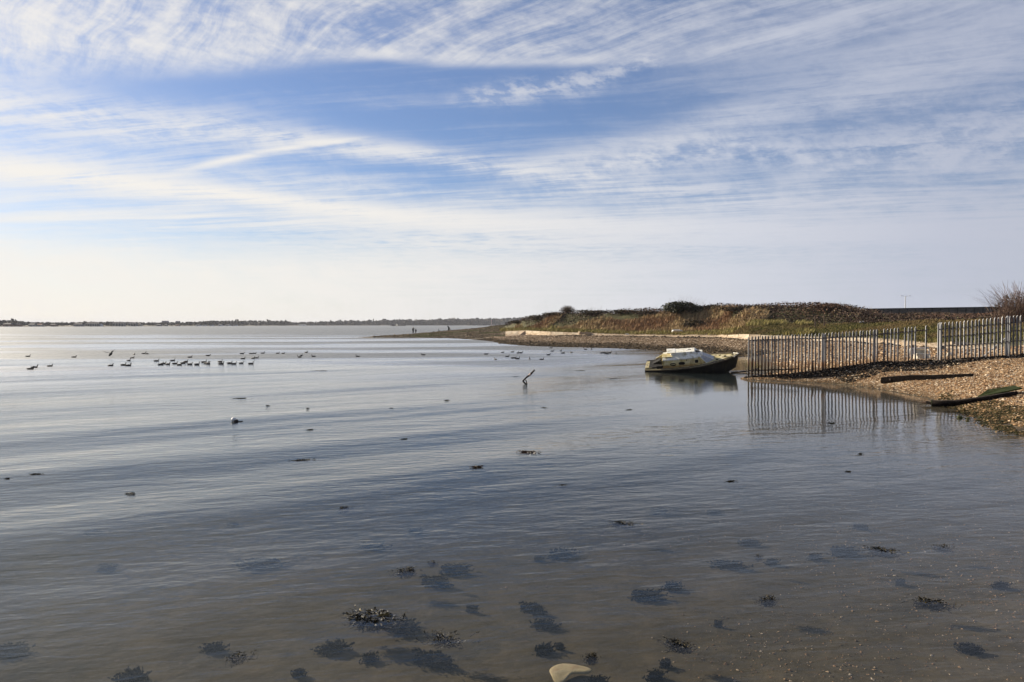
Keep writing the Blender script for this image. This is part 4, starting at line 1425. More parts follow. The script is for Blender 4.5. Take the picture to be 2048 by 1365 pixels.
p0, p1 = hit(1763, 768, 20), hit(1946, 753.5, 20)
mid = (p0 + p1) / 2; mid.z = gz(mid.x, mid.y)
up = Vector((0, 0, .12))
rt = tag(empty('beached_beam', p0), 'long dark square beam lying on the pale shingle in front of the fence', 'beam')
dd = (p1 - p0); d_ = dd.normalized(); s_ = Vector((-d_.y, d_.x, 0)).normalized()
def beam_ring(c, w, h): return [c + s_ * w + Vector((0, 0, h)), c - s_ * w + Vector((0, 0, h)), c - s_ * w - Vector((0, 0, h)), c + s_ * w - Vector((0, 0, h))]
rings = []
for t in (0, .15, .35, .55, .75, .9, 1):
    c = dd * t; gx = p0 + c
    c = Vector((c.x, c.y, max(gz(gx.x, gx.y) - p0.z, c.z) + .13 - .09 * t))
    rings.append(beam_ring(c, .11 - .03 * t, .12 - .05 * t))
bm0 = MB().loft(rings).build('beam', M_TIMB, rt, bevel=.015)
c = rings[0]
ctr = sum(c, Vector()) / 4
MB().tube([ctr + d_ * .25 + Vector((0, -.11, .02)), ctr + d_ * .25 + Vector((0, -.16, .02))], .028, 8).build('bolt', M_RAIL, bm0)
# the round mossy pile at the waterline
p0 = on_water(1863, 811.5, .0); p0.z = .07
p1 = hit(1966, 803, 12); p2 = hit(2034, 793, 12)
rt = tag(empty('mossy_pile', p0), 'round timber pile with a green mossy end lying half in the water', 'timber')
pts = [Vector((0, 0, 0)), (p1 - p0) * .5, p1 - p0, p2 - p0 + Vector((0, 0, .1))]
pts[1].z = .04; pts[2].z = max(pts[2].z, .0) + .06
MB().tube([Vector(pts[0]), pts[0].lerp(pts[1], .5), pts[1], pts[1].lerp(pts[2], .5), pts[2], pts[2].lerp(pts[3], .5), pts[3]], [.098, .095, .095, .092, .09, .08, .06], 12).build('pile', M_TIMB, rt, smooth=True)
d_ = (pts[1] - pts[0]).normalized()
MB().tube([pts[0] - d_ * .012, pts[0] + d_ * .03], [.085, .099], 12).build('mossy_end', M_MOSS, rt)
MB().tube([pts[0] - d_ * .26 + Vector((0, .02, .02)), pts[0] - d_ * .15 + Vector((0, 0, .035)), pts[0] - d_ * .01], [.02, .045, .04], 7).build('stub', M_OLDWOOD, rt)
# green board resting on it
a_, b2, c_ = hit(1952, 797.5, 12), hit(2033, 789, 12), hit(1990, 791, 12)
base = a_
rt = tag(empty('mossy_board', base), 'green mossy board resting on the round pile at the right', 'board')
q = [Vector((0, 0, .04)), b2 - a_ + Vector((.0, -.25, .22)), b2 - a_ + Vector((.1, .25, .25)), (b2 - a_) * .45 + Vector((0, .3, .20))]
MB().add(q + [v - Vector((0, 0, .05)) for v in q], [(0, 1, 2, 3), (7, 6, 5, 4), (0, 4, 5, 1), (1, 5, 6, 2), (2, 6, 7, 3), (3, 7, 4, 0)]).build('plank', M_MOSS, rt, bevel=.01)
M_WEEDROCK = mat_noise('weedy_rock', (.016, .018, .008), (.045, .05, .016), 9, .7, .03, (.10, .11, .035))
for px, py, w, h, lab in ((1919, 836, 15, 8, 'weed covered rock awash in front of the round pile'), (1936, 838, 10, 5, 'small weedy rock touching the rock awash in front of the pile'), (1961, 837, 12, 6, 'small dark weedy rock awash left of the weedy stones'), (2005, 845, 11, 6, 'weedy rock at the edge of the stones near the right border'),
                          (2023, 853, 9, 6, 'small dark rock awash at the lower tip of the weedy stones'), (1967, 848, 9, 3, 'flat dark rock just breaking the water below the weedy stones')):
    o = boulder(px, py, w, h, M_WEEDROCK, lab, 'weedy_rock', 'rock', 10, 'weedy rocks at the waterline', .1)
    pw = on_water(px, py); o.location = (pw.x, pw.y, h / F * pw.y * .22)


# ------------------------------------------------------------------ the stranded cabin boat
def algae_mat(name, clean, algae, stain, s=2.2, zsplit=None, rough=.7):
    m, nt, b = new_mat(name)
    p = pos(nt, 'Object')
    x, y, z = sep(nt, p)
    n1 = noise(nt, p, s, 5, .65)
    n2 = noise(nt, comb(nt, x * 5, y * 5, z * 1.2), 1.0, 5, .65)
    c = mixc(nt, n1.ss(.35, .62), clean, algae)
    f = n2.ss(.48, .66)
    if zsplit:
        f = (f * .6 + (z + (n1 - .5) * .3).ss(zsplit[1], zsplit[0])).clamp()
    c = mixc(nt, f, c, stain)
    nt.links.new(c, b.inputs['Base Color'])
    b.inputs['Roughness'].default_value = rough
    set_bump(nt, b, noise(nt, p, 12, 4, .6), .004)
    return m


M_BHULL = algae_mat('boat_hull_paint', (.005, .005, .006), (.008, .008, .006), (.022, .020, .011), 1.6)
M_BDECK = algae_mat('boat_deck', (.50, .45, .30), (.36, .30, .13), (.13, .095, .04), 3.4)
M_BSIDE = algae_mat('cabin_side_paint', (.68, .60, .36), (.56, .46, .20), (.26, .16, .05), 3.0, (.48, .66))
M_BROOF = algae_mat('cabin_roof_paint', (.80, .79, .75), (.68, .66, .56), (.38, .35, .24), 2.6)
M_BRAIL = algae_mat('rubbing_strake', (.10, .075, .045), (.055, .04, .025), (.20, .165, .09), 3)
M_SCREEN = mat_noise('clouded_perspex', (.30, .31, .33), (.42, .42, .43), 3, .35, spec=.5)
M_BLACK = mat_noise('black_and_inner_shade', (.006, .006, .006), (.014, .013, .012), 4, .9)  # black for dark fittings, and painted shade where holes would be

BC = on_water(1384, 743)
boat = tag(empty('cabin_cruiser', BC + Vector((0, 0, .07)), rot=(R(17), R(-4.6), R(-16))), 'abandoned small cabin cruiser, algae stained, stern sunk beside the seaward fence end', 'boat')
BX = np.linspace(-2.42, 2.45, 15)


def sheer(x): return float(np.interp(x, [-2.42, -1.8, -.9, 0, .9, 1.7, 2.45], [.40, .40, .42, .46, .53, .62, .72]))
def beam(x): return float(np.interp(x, [-2.42, -1.8, -.9, 0, .6, 1.2, 1.7, 2.1, 2.35, 2.45], [.70, .80, .90, .93, .88, .72, .52, .28, .10, .015]))


rings, deck = [], []
for x in BX:
    b_, h = beam(x), sheer(x)
    k = -.45 * (1 - max(0, (x - 1.2) / 1.25) ** 2)
    rake = .0
    bl = b_ * (.92 if x < 1 else .92 - .35 * (x - 1) / 1.45)
    rings.append([Vector((x, -b_, h)), Vector((x - .02, -bl, h * .35)), Vector((x - .05, -bl * .75, k * .5)), Vector((x - .08 * (x > 1.5), 0, k)), Vector((x - .05, bl * .75, k * .5)), Vector((x - .02, bl, h * .35)), Vector((x, b_, h))])
    deck.append([Vector((x, t * b_ * .985, h + .004 + .05 * (1 - t * t))) for t in (-1, -.6, -.2, .2, .6, 1)])
# stem rake: pull the lower bow back
for r_ in rings[-3:]:
    for v in r_:
        v.x -= max(0, (.72 - v.z)) * .22 * (v.x - 1.5)
mb = MB().loft(rings, cap=False, closed=False)
n = len(rings[0])
mb.f.append(tuple(range(n)))
mb.build('hull', M_BHULL, boat, smooth=False)
MB().loft(deck, cap=False, closed=False).build('deck', M_BDECK, boat)
for s in (-1, 1):
    MB().tube([Vector((x, s * (beam(x) + .012), sheer(x) - .005)) for x in BX], .03, 6).build('rubbing_strake', M_BRAIL, boat)
    MB().tube([Vector((x, s * (beam(x) * .955), sheer(x) + .05)) for x in BX[:-1]], .022, 5).build('toe_rail', M_BRAIL, boat)
MB().tube([(2.2, .3, .70), (2.44, 0, .76), (2.2, -.3, .70)], .03, 6).build('bow_rail', M_BROOF, boat)
# cabin trunk: plan outline at the deck and at the eaves
lowp = [(-1.48, -.66), (-.6, -.70), (.3, -.66), (.80, -.56), (1.22, -.26), (1.22, .26), (.80, .56), (.3, .66), (-.6, .70), (-1.48, .66)]
topp = [(-1.38, -.57), (-.6, -.61), (.2, -.58), (.50, -.50), (.60, -.25), (.60, .25), (.50, .50), (.2, .58), (-.6, .61), (-1.38, .57)]
def lz(x): return sheer(x) + .02
def tz(x): return .84 + .025 * (x + 1.4)
lo = [Vector((x, y, lz(x))) for x, y in lowp]; hi = [Vector((x, y, tz(x))) for x, y in topp]
mb = MB()
for i in (0, 1, 2, 6, 7, 8, 9):
    j = (i + 1) % 10
    mb.add([lo[i], lo[j], hi[j], hi[i]], [(0, 1, 2, 3)])
mb.build('cabin_side', M_BSIDE, boat)
for i in (3, 4, 5):
    mb = MB()
    a, b_, c_, d_ = lo[i], lo[i + 1], hi[i + 1], hi[i]
    ctr = (a + b_ + c_ + d_) / 4
    o_ = (ctr - Vector((.2, 0, .6))).normalized() * .02
    mb.add([a, b_, c_, d_, a - o_, b_ - o_, c_ - o_, d_ - o_], [(0, 1, 2, 3), (7, 6, 5, 4), (0, 4, 5, 1), (1, 5, 6, 2), (2, 6, 7, 3), (3, 7, 4, 0)]).build('windscreen_panel', M_SCREEN, boat)
for i in (3, 4, 5, 6):
    MB().tube([lo[i], hi[i]], .022, 5).build('windscreen_frame', M_BROOF, boat)
MB().tube([hi[3], hi[4], hi[5], hi[6]], .024, 5).build('windscreen_header', M_BROOF, boat)
# cambered roof
rr = []
for x in np.linspace(-1.46, .62, 9):
    hw = float(np.interp(x, [-1.46, -.6, .2, .50, .62], [.585, .63, .60, .52, .32]))
    rr.append([Vector((x, t * hw, tz(x) + .02 + .17 * (1 - abs(t) ** 2.2))) for t in (-1, -.8, -.5, 0, .5, .8, 1)])
mb = MB()
bot = [[v - Vector((0, 0, .045)) for v in r_] for r_ in rr]
mb.loft([a + list(reversed(b_)) for a, b_ in zip(rr, bot)])
mb.build('roof', M_BROOF, boat)
hb_ = MB().box((-.36, .04, 1.075), (1.40, .78, .13), taper=.84).build('hatch_box', M_BROOF, boat, bevel=.02)
MB().box((-1.0, .02, 1.150), (.46, .74, .028), rot=(0, .06, .06)).build('hatch_cover', M_BROOF, hb_, bevel=.01)
MB().box((-1.20, -.30, 1.02), (.55, .42, .03), rot=(.15, .02, 0)).build('roof_board', M_BSIDE, boat, bevel=.008)
# black discs as painted shade in the roof hole beside the screen and portholes
def disc(c, nrm, ru, rv, mat, name, thick=.012, parent=boat, seg=14, sq=2.0):
    nrm = Vector(nrm).normalized()
    u = Vector((1, 0, 0)) - nrm * nrm.x; u.normalize(); v = nrm.cross(u)
    r0 = []
    for k in range(seg):
        a = 2 * math.pi * k / seg
        ca, sa = math.cos(a), math.sin(a)
        f = (abs(ca) ** sq + abs(sa) ** sq) ** (-1 / sq)
        r0.append(Vector(c) + u * ca * f * ru + v * sa * f * rv)
    return MB().loft([[q - nrm * thick for q in r0], [q + nrm * thick for q in r0]]).build(name, mat, parent)


rim_ = disc((.36, -.10, 1.066), (.1, -.10, 1), .18, .16, M_SCREEN, 'roof_hatch', .014)
disc((.36, -.10, 1.075), (.1, -.10, 1), .13, .10, M_BLACK, 'opening_shade', .018, parent=rim_)
disc((-.05, .06, 1.142), (0, 0, 1), .09, .05, M_BLACK, 'hatch_slot_shade', .004, sq=6, parent=hb_)
sn = (0, -1, .22)
def side_pt(x, t): return Vector((x, float(np.interp(x, [-1.48, -.6, .3, .88], [-.66, -.70, -.66, -.56])) * (1 - t) + float(np.interp(x, [-1.38, -.6, .2, .6], [-.57, -.61, -.58, -.50])) * t - .004, lz(x) * (1 - t) + tz(x) * t))


for x, t, ru, rv, sq in ((-.92, .42, .165, .075, 2.6), (-.46, .47, .165, .08, 2.8), (.30, .52, .085, .085, 6)):
    q = side_pt(x, t)
    rim_ = disc(q, sn, ru * 1.22, rv * 1.3, M_BSIDE, 'porthole', .014, sq=sq)
    disc(q, sn, ru, rv, M_BLACK, 'opening_shade', .022, sq=sq, parent=rim_)
MB().tube([side_pt(-.92, .42) + Vector((-.14, -.03, -.01)), side_pt(-.92, .42) + Vector((.14, -.03, .02))], .014, 5).build('porthole_bar', M_BSIDE, boat)
disc(side_pt(-.20, .82), sn, .03, .03, M_BLACK, 'vent_hole_shade', .012)
# cockpit at the stern; black boxes stand for the shade in well and doorway
MB().box((-1.95, 0, .462), (.82, 1.12, .05)).build('cockpit_shade', M_BLACK, boat)
MB().box((-1.47, .0, .64), (.03, 1.2, .40)).build('cabin_bulkhead', M_BSIDE, boat, bevel=.004)
MB().box((-1.49, .05, .66), (.03, .42, .34)).build('companionway_shade', M_BLACK, boat)
MB().add([(-1.50, -.60, .45), (-1.95, -.63, .45), (-1.90, -.60, .60), (-1.50, -.56, .80), (-1.50, -.56, .45), (-1.95, -.59, .45), (-1.90, -.56, .60), (-1.50, -.52, .80)],
         [(0, 1, 2, 3), (7, 6, 5, 4), (0, 4, 5, 1), (1, 5, 6, 2), (2, 6, 7, 3), (3, 7, 4, 0)]).build('coaming', M_BSIDE, boat).location = (0, 1.1, .02)
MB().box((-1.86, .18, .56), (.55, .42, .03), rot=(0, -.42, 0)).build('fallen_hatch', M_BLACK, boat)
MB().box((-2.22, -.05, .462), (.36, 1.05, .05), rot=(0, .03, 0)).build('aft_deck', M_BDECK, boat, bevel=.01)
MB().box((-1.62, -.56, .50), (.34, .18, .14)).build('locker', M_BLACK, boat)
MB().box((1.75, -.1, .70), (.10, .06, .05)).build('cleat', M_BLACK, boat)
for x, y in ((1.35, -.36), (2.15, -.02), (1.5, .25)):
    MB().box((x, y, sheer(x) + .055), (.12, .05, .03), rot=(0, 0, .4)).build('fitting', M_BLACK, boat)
# weed-hung mooring rope and shoal below the bow
pr = on_water(1476, 744.5, .02)
mb = MB()
pts = [on_water(1462, 745, .03), on_water(1480, 744.5, .05), on_water(1500, 742, .08), on_water(1515, 738, .15)]
o = MB().tube([q - pts[0] for q in pts], .035, 6).build('mooring_rope', mat_noise('weedy_rope', (.012, .010, .008), (.03, .024, .016), 6, .9), None, loc=pts[0])
tag(o, 'weed covered dark rope running from the boat to the fence', 'rope')

# ------------------------------------------------------------------ wreckage and people on the spit
M_TARRED = mat_noise('tarred_boards', (.012, .012, .012), (.035, .03, .026), 4, .8)
def crest(px, d=186.0):
    x = (px - 1024) / F * d
    return Vector((x, d, gz(x, d)))


p = crest(899)
sc_ = p.y / F
rt = tag(empty('propped_hull_panel', p), 'dark curved hull panel propped upright on the spit', 'panel')
rings = []
for t in np.linspace(0, 1, 7):
    x = (-2 + 6 * t - 9 * t * t * .9) * sc_ * .9
    z_ = t * 8.6 * sc_
    w = (3.6 - 1.5 * t) * sc_ * .55
    rings.append([Vector((x - w, -.25, z_)), Vector((x + w, .25, z_)), Vector((x + w, .37, z_ + .02)), Vector((x - w, -.13, z_ + .02))])
MB().loft(rings).build('planking', M_TARRED, rt)
MB().box((1.0 * sc_, .1, .25), (3.0 * sc_, .5, .5), taper=.6).build('foot_block', M_PALE, rt)
for px, py, w, h, lab in ((868, 663.5, 2.8, 2.6, 'dark lump at the seaward end of the spit wreckage'), (879.5, 662, 4.2, 2.6, 'dark timber lump beside the upright stick on the spit'), (888.5, 661.6, 5, 1.6, 'low dark timber between stick and propped panel on the spit')):
    o = boulder(px, py, w, h, M_TARRED, lab, 'wreck_timber', 'timber', 130, 'wreckage on the spit', .1)
    q = crest(px); k_ = q.y / (o.location.y or 1)
    o.scale = (k_, k_, k_); o.location = q + Vector((0, 0, h / F * q.y * .4))
p = crest(876.5); sc_ = p.y / F
tag(MB().tube([(0, 0, -.1), (.15 * sc_, 0, 3 * sc_), (1.3 * sc_, 0, 6.2 * sc_)], [.07, .06, .04], 6).build('upright_stick', M_TARRED, None, loc=p), 'thin dark stick standing upright among the spit wreckage', 'stick')


def person(px, row, hgt, joints, cloth, label, skin, hair):
    """one continuous skinned figure; joints in units of the standing height"""
    d = 186.0
    p = Vector(((px - 1024) / F * d, d, gz((px - 1024) / F * d, d)))
    me = bpy.data.meshes.new('person')
    names = list(joints)
    V = [tuple(c * hgt for c in joints[n][0]) for n in names]
    E = [(names.index(joints[n][2]), names.index(n)) for n in names if joints[n][2]]
    me.from_pydata(V, E, [])
    o = bpy.data.objects.new('person', me)
    link(o)
    o.location = p
    sk = o.modifiers.new('skin', 'SKIN')
    sk.use_smooth_shade = True
    lay = me.skin_vertices[0].data
    for i, n in enumerate(names):
        r_ = joints[n][1] * hgt * 1.3
        lay[i].radius = (r_, r_ * .8)
        lay[i].use_root = (n == 'pelvis')
    ss = o.modifiers.new('sub', 'SUBSURF'); ss.levels = 1; ss.render_levels = 2
    me.materials.append(cloth)
    hd = Vector(joints['head'][0]) * hgt
    V = ICO_V * np.array([.058, .062, .070]) * hgt
    h = arrays_obj('head', V, ICO_F, skin, o, True); h.location = hd + Vector((0, 0, .01 * hgt))
    V = ICO_V[ICO_V[:, 2] > -2] * np.array([.066, .069, .062]) * hgt
    h2 = arrays_obj('hair', V, ICO_F, hair, o, True); h2.location = hd + Vector((0, .012 * hgt, .035 * hgt))
    return tag(o, label, 'person', 'people on the spit')


M_SKIN = mat_noise('skin', (.35, .2, .14), (.45, .27, .19), 8, .6)
M_HAIR = mat_noise('dark_hair', (.012, .009, .008), (.03, .022, .016), 10, .6)
M_COAT = mat_noise('black_coat', (.008, .008, .011), (.018, .018, .024), 6, .9)
M_COAT2 = mat_noise('dark_brown_coat', (.018, .013, .013), (.035, .026, .024), 6, .9)


def figure(arm_to, sway=0):
    return {
        'pelvis': ((0, 0, .52), .085, None), 'waist': ((0, 0, .62), .085, 'pelvis'), 'chest': ((sway, 0, .75), .10, 'waist'), 'neck': ((sway, 0, .85), .038, 'chest'), 'head': ((sway + .01, 0, .93), .05, 'neck'),
        'sh_r': ((.10 + sway, 0, .80), .045, 'chest'), 'el_r': (arm_to[0], .036, 'sh_r'), 'ha_r': (arm_to[1], .022, 'el_r'),
        'sh_l': ((-.10 + sway, 0, .80), .045, 'chest'), 'el_l': ((-.15, .02, .64), .036, 'sh_l'), 'ha_l': ((-.14, -.03, .49), .022, 'el_l'),
        'hip_r': ((.055, 0, .48), .062, 'pelvis'), 'kn_r': ((.065, -.02, .27), .045, 'hip_r'), 'an_r': ((.06, .02, .04), .028, 'kn_r'), 'to_r': ((.075, -.07, .015), .024, 'an_r'),
        'hip_l': ((-.055, 0, .48), .062, 'pelvis'), 'kn_l': ((-.075, .0, .27), .045, 'hip_l'), 'an_l': ((-.10, .05, .04), .028, 'kn_l'), 'to_l': ((-.11, -.03, .015), .024, 'an_l')}


person(826.5, 668, 1.68, figure([(.20, 0, .76), (.33, 0, .78)]), M_COAT, 'taller person in a dark coat on the spit, arm stretched to the right', M_SKIN, M_HAIR)
person(831.6, 668, 1.22, figure([(.16, .02, .64), (.14, -.03, .49)], .01), M_COAT2, 'smaller person in dark clothes standing to the right of the taller one on the spit', M_SKIN, M_HAIR)

# ------------------------------------------------------------------ stick and float on the water
p = on_water(1052, 769)
sc_ = p.y / F
rt = tag(empty('dead_branch', p), 'forked dead branch sticking up out of the water left of the boat', 'branch')
M_STICK = mat_noise('wet_bark', (.012, .009, .007), (.035, .026, .02), 5, .8)
def sp(px, row, dy=0): return Vector(((px - 1052) * sc_, dy, (769 - row) * sc_))
MB().tube([sp(1045.5, 763), sp(1051, 757), sp(1059.5, 750), sp(1064, 746), sp(1069.5, 740)], [.036, .034, .045, .04, .034], 7).build('main_limb', M_STICK, rt)
MB().tube([sp(1045.5, 763), sp(1048.5, 765.5), sp(1053, 770.5)], [.034, .034, .03], 7).build('lower_limb', M_STICK, rt)
MB().tube([sp(1051.5, 760, .05), sp(1053.6, 767), sp(1054.2, 771)], [.02, .022, .022], 6).build('prop_twig', M_STICK, rt)
MB().tube([sp(1058.0, 751.6), sp(1061.5, 748.6)], [.05, .052], 7).build('binding', mat_noise('pale_binding', (.42, .30, .22), (.55, .42, .32), 8), rt)
p = on_water(469, 844)
rt = tag(empty('mooring_float', p), 'small white float with a dark base bobbing on the water at left', 'float')
V = ICO_V * .088
o = arrays_obj('float_ball', V, ICO_F, M_WHITEP, rt, True); o.location = (-.02, 0, .05)
o.modifiers.new('s', 'SUBSURF').render_levels = 2
MB().tube([(.03, -.04, -.05), (.07, -.06, .02), (.09, -.03, .05)], [.06, .06, .03], 8).build('weedy_base', M_TARRED, rt, smooth=True)
MB().tube([(.09, -.02, .01), (.16, 0, .015), (.2, .05, 0)], .012, 5).build('rope_end', M_TARRED, rt)

# ------------------------------------------------------------------ geese
m, nt, b = new_mat('goose_plumage')
p_ = pos(nt, 'Object')
x, y, z = sep(nt, p_)
nn = noise(nt, p_, 30, 3, .6)
c = mixc(nt, nn.ss(.4, .6), (.014, .013, .013), (.032, .029, .027))
c = mixc(nt, (x.ss(-.20, -.25) * z.ss(.09, .06)), c, (.5, .49, .46))
nt.links.new(c, b.inputs['Base Color']); b.inputs['Roughness'].default_value = .7
M_GOOSE = m


def goose_mesh(kind):
    body = [(-.33, .115, .012), (-.27, .105, .045), (-.17, .085, .085), (-.04, .07, .112), (.09, .07, .112), (.17, .09, .09)]
    neck = {'up': [(.215, .14, .055), (.225, .20, .036), (.232, .26, .033), (.25, .298, .040), (.285, .300, .034), (.318, .290, .016), (.342, .286, .007)],
            'low': [(.225, .13, .055), (.265, .165, .038), (.295, .19, .034), (.325, .205, .040), (.36, .20, .033), (.392, .185, .016), (.412, .178, .007)]}[kind]
    pts = body + neck
    return MB().tube([(a, 0, h) for a, h, _ in pts], [r_ for *_, r_ in pts], 9, squash=[1.0] * len(pts)).mesh('goose', M_GOOSE, True)


GM = {'up': goose_mesh('up'), 'low': goose_mesh('low')}
ORD = ['leftmost', 'second', 'third', 'fourth', 'fifth', 'sixth', 'seventh', 'eighth', 'ninth', 'tenth', 'eleventh', 'twelfth', 'thirteenth', 'fourteenth', 'fifteenth', 'sixteenth', 'seventeenth', 'eighteenth', 'nineteenth', 'twentieth', 'twenty-first', 'twenty-second', 'twenty-third', 'twenty-fourth']
FLOCKS = [
    ('of the sparse geese at far left', [(56, 714), (61, 739.5), (69, 736), (100, 733.5), (148, 715.5)]),
    ('in the group below the flapping goose', [(221.5, 732.5), (247, 731.3), (257, 732.6), (257.5, 722.3), (264.5, 717), (268, 710.3)]),
    ('of the pair right of the flapping goose', [(288, 708.5), (294, 709, 'L')]),
    ('in the dense middle raft', [(313, 723), (321.5, 730.3), (327.5, 728.4), (336, 729.7), (345.5, 722.3), (350, 728.5), (359, 730.8), (366.5, 727.5), (371.5, 725), (380, 729.8), (394, 730.2), (408, 725.8), (413, 727.8), (416, 728.6), (440.5, 724.8), (442.5, 729), (459.5, 727.6), (468, 729), (482.5, 727.6), (502, 728.5)]),
    ('of the loose pair above the dense raft', [(380, 715.8), (416, 712.5, 'low')]),
    ('of three above the raft’s right end', [(486, 718.6), (506, 718), (513, 717.2)]),
    ('in the back row right of the raft', [(484, 708.5, 'low'), (502, 708.5, 'low'), (509, 708), (525.5, 707.6), (555.5, 707.8), (566.5, 707.8)]),
    ('of the scattered geese before the spit', [(599, 715.5, 'L'), (602.5, 712.5, 'A'), (612.5, 706), (627, 714, 'L'), (715.5, 714, 'L'), (846.5, 711, 'L')]),
    ('in the front row off the headland', [(972, 709.5, 'low'), (991, 719.8, 'A'), (1014.5, 714.3), (1027, 717.3, 'low'), (1035, 718.8), (1059, 719.3, 'A'), (1083.5, 720), (1097, 711)]),
    ('in the back row off the headland', [(1005, 706), (1025, 705), (1035.5, 707.3, 'A'), (1041.5, 707), (1102, 697, 'low'), (1104.5, 703.2), (1121.5, 702.8, 'A'), (1126, 707.3), (1143, 706, 'A'), (1171, 700, 'L'), (1183, 699.6, 'A')]),
    ('of the cluster nearest the boat', [(1203.5, 707, 'low'), (1210, 706.7, 'low'), (1214, 708.6), (1219, 706.6), (1231.5, 708, 'A')]),
]
for where, lst in FLOCKS:
    lst = sorted(lst, key=lambda t: t[0])
    for i, t in enumerate(lst):
        k = t[2] if len(t) > 2 else 'R'
        p = on_water(t[0], t[1])
        o = bpy.data.objects.new('goose', GM['low' if k == 'low' else 'up'])
        yaw = {'R': 0, 'low': 0, 'L': math.pi, 'A': R(random.choice((70, 115)))}[k] + random.gauss(0, .22)
        s = random.uniform(.56, .66)
        o.scale = (s, s, s * random.uniform(.95, 1.08))
        o.location = (p.x, p.y, -.018)
        o.rotation_euler = (0, 0, yaw)
        link(o)
        face = {'R': 'facing right', 'low': 'neck held low', 'L': 'facing left', 'A': 'turned away'}[k]
        word = ORD[i] + ('' if i == 0 else ' from left')
        if len(lst) == 2:
            word = ('left one', 'right one')[i]
        tag(o, f'dark goose {face}, {word} {where}'.replace('raft’s right end', 'right end of the raft'), 'goose', 'geese swimming on the water')
# the flapping goose
p = on_water(221.5, 712.5)
rt = tag(empty('goose', (p.x, p.y, .02), .2), 'dark goose rearing up with both wings spread, above the small left group', 'goose', 'geese swimming on the water')
MB().tube([(-.16, 0, -.03), (-.08, 0, .04), (.0, 0, .14), (.06, 0, .24), (.08, 0, .31), (.10, 0, .37), (.13, 0, .38), (.17, 0, .36)], [.03, .07, .10, .085, .04, .035, .036, .012], 9).build('body', M_GOOSE, rt, smooth=True)
for s, q in ((-1, [(-.06, .0, .22), (-.25, -.06, .26), (-.48, -.10, .34)]), (1, [(.05, .05, .24), (.16, .12, .36), (.25, .16, .50)])):
    mb = MB()
    rings = []
    for (a, c_, h), ch in zip(q, (.10, .085, .02)):
        rings.append([Vector((a, c_ - ch, h)), Vector((a, c_, h + .02)), Vector((a, c_ + ch, h)), Vector((a, c_, h - .012))])
    mb.loft(rings).build('wing', M_GOOSE, rt)

# ------------------------------------------------------------------ seaweed
m, nt, b = new_mat('bladder_wrack')
g_ = nt.nodes.new('ShaderNodeNewGeometry')
c = ramp(nt, S(nt, g_.outputs['Random Per Island']), [(0, (.008, .007, .004)), (.6, (.022, .018, .008)), (.92, (.045, .034, .012)), (1, (.13, .09, .02))])
nt.links.new(c, b.inputs['Base Color']); b.inputs['Roughness'].default_value = .65; b.inputs['Specular IOR Level'].default_value = .25
M_WRACK = m
m, nt, b = new_mat('brown_weed')
g_ = nt.nodes.new('ShaderNodeNewGeometry')
c = ramp(nt, S(nt, g_.outputs['Random Per Island']), [(0, (.03, .016, .007)), (.6, (.08, .04, .015)), (1, (.15, .07, .03))])
nt.links.new(c, b.inputs['Base Color']); b.inputs['Roughness'].default_value = .4
M_BROWNWEED = m


M_WRACKD = mat_island('sunken_wrack', [(0, (.003, .003, .002)), (.7, (.008, .007, .004)), (1, (.016, .013, .006))], .9, .05)


def wrack_mesh(seed, n, spread, zlo, zhi, mat, elong=1.0, wid=.014):
    """branching strap fronds with bladders, unit-sized in plan, heights in metres"""
    r = np.random.default_rng(seed)
    V, Fc = [], []

    def strap(p, d, L_, w, depth):
        side = np.array([-d[1], d[0], 0]); side /= max(np.linalg.norm(side), 1e-6)
        side[2] = r.uniform(-.5, .5)
        q = p.copy(); pv = None
        for k in range(4):
            i = len(V)
            V.append(tuple(q - side * w)); V.append(tuple(q + side * w))
            if pv is not None:
                Fc.append((pv, pv + 1, i + 1, i))
            pv = i
            d = d + r.normal(0, .25, 3) * np.array([1, 1, .35]); d /= np.linalg.norm(d)
            q = q + d * L_ / 3
            q[2] = min(max(q[2], zlo), zhi)
        if depth:
            for s_ in (-1, 1):
                a = s_ * r.uniform(.3, .7)
                d2 = np.array([d[0] * math.cos(a) - d[1] * math.sin(a), d[0] * math.sin(a) + d[1] * math.cos(a), d[2] * .5 + r.uniform(-.1, .14)])
                strap(q, d2, L_ * .75, w * .85, depth - 1)
    for _ in range(n):
        a = r.uniform(0, 6.283)
        rad = spread * abs(r.normal(0, .23))
        p = np.array([math.cos(a) * rad * elong, math.sin(a) * rad * .8, r.uniform(zlo, zlo * .3 + zhi * .7)])
        d = np.array([math.cos(a + r.normal(0, .7)), math.sin(a + r.normal(0, .7)), r.uniform(-.12, .22)])
        d /= np.linalg.norm(d)
        strap(p, d, spread * r.uniform(.10, .22), wid * spread, 1)
    for k in range(9):                                  # the holdfast and stipes that tie the fronds together
        a = k * math.pi / 9
        strap(np.array([-math.cos(a) * .32 * elong, -math.sin(a) * .26, (zlo + zhi) / 2]), np.array([math.cos(a), math.sin(a) * .8, 0.0]), .62 * spread, wid * 1.2, 0)
    return arrays_mesh('seaweed', np.array(V), np.array(Fc), mat)


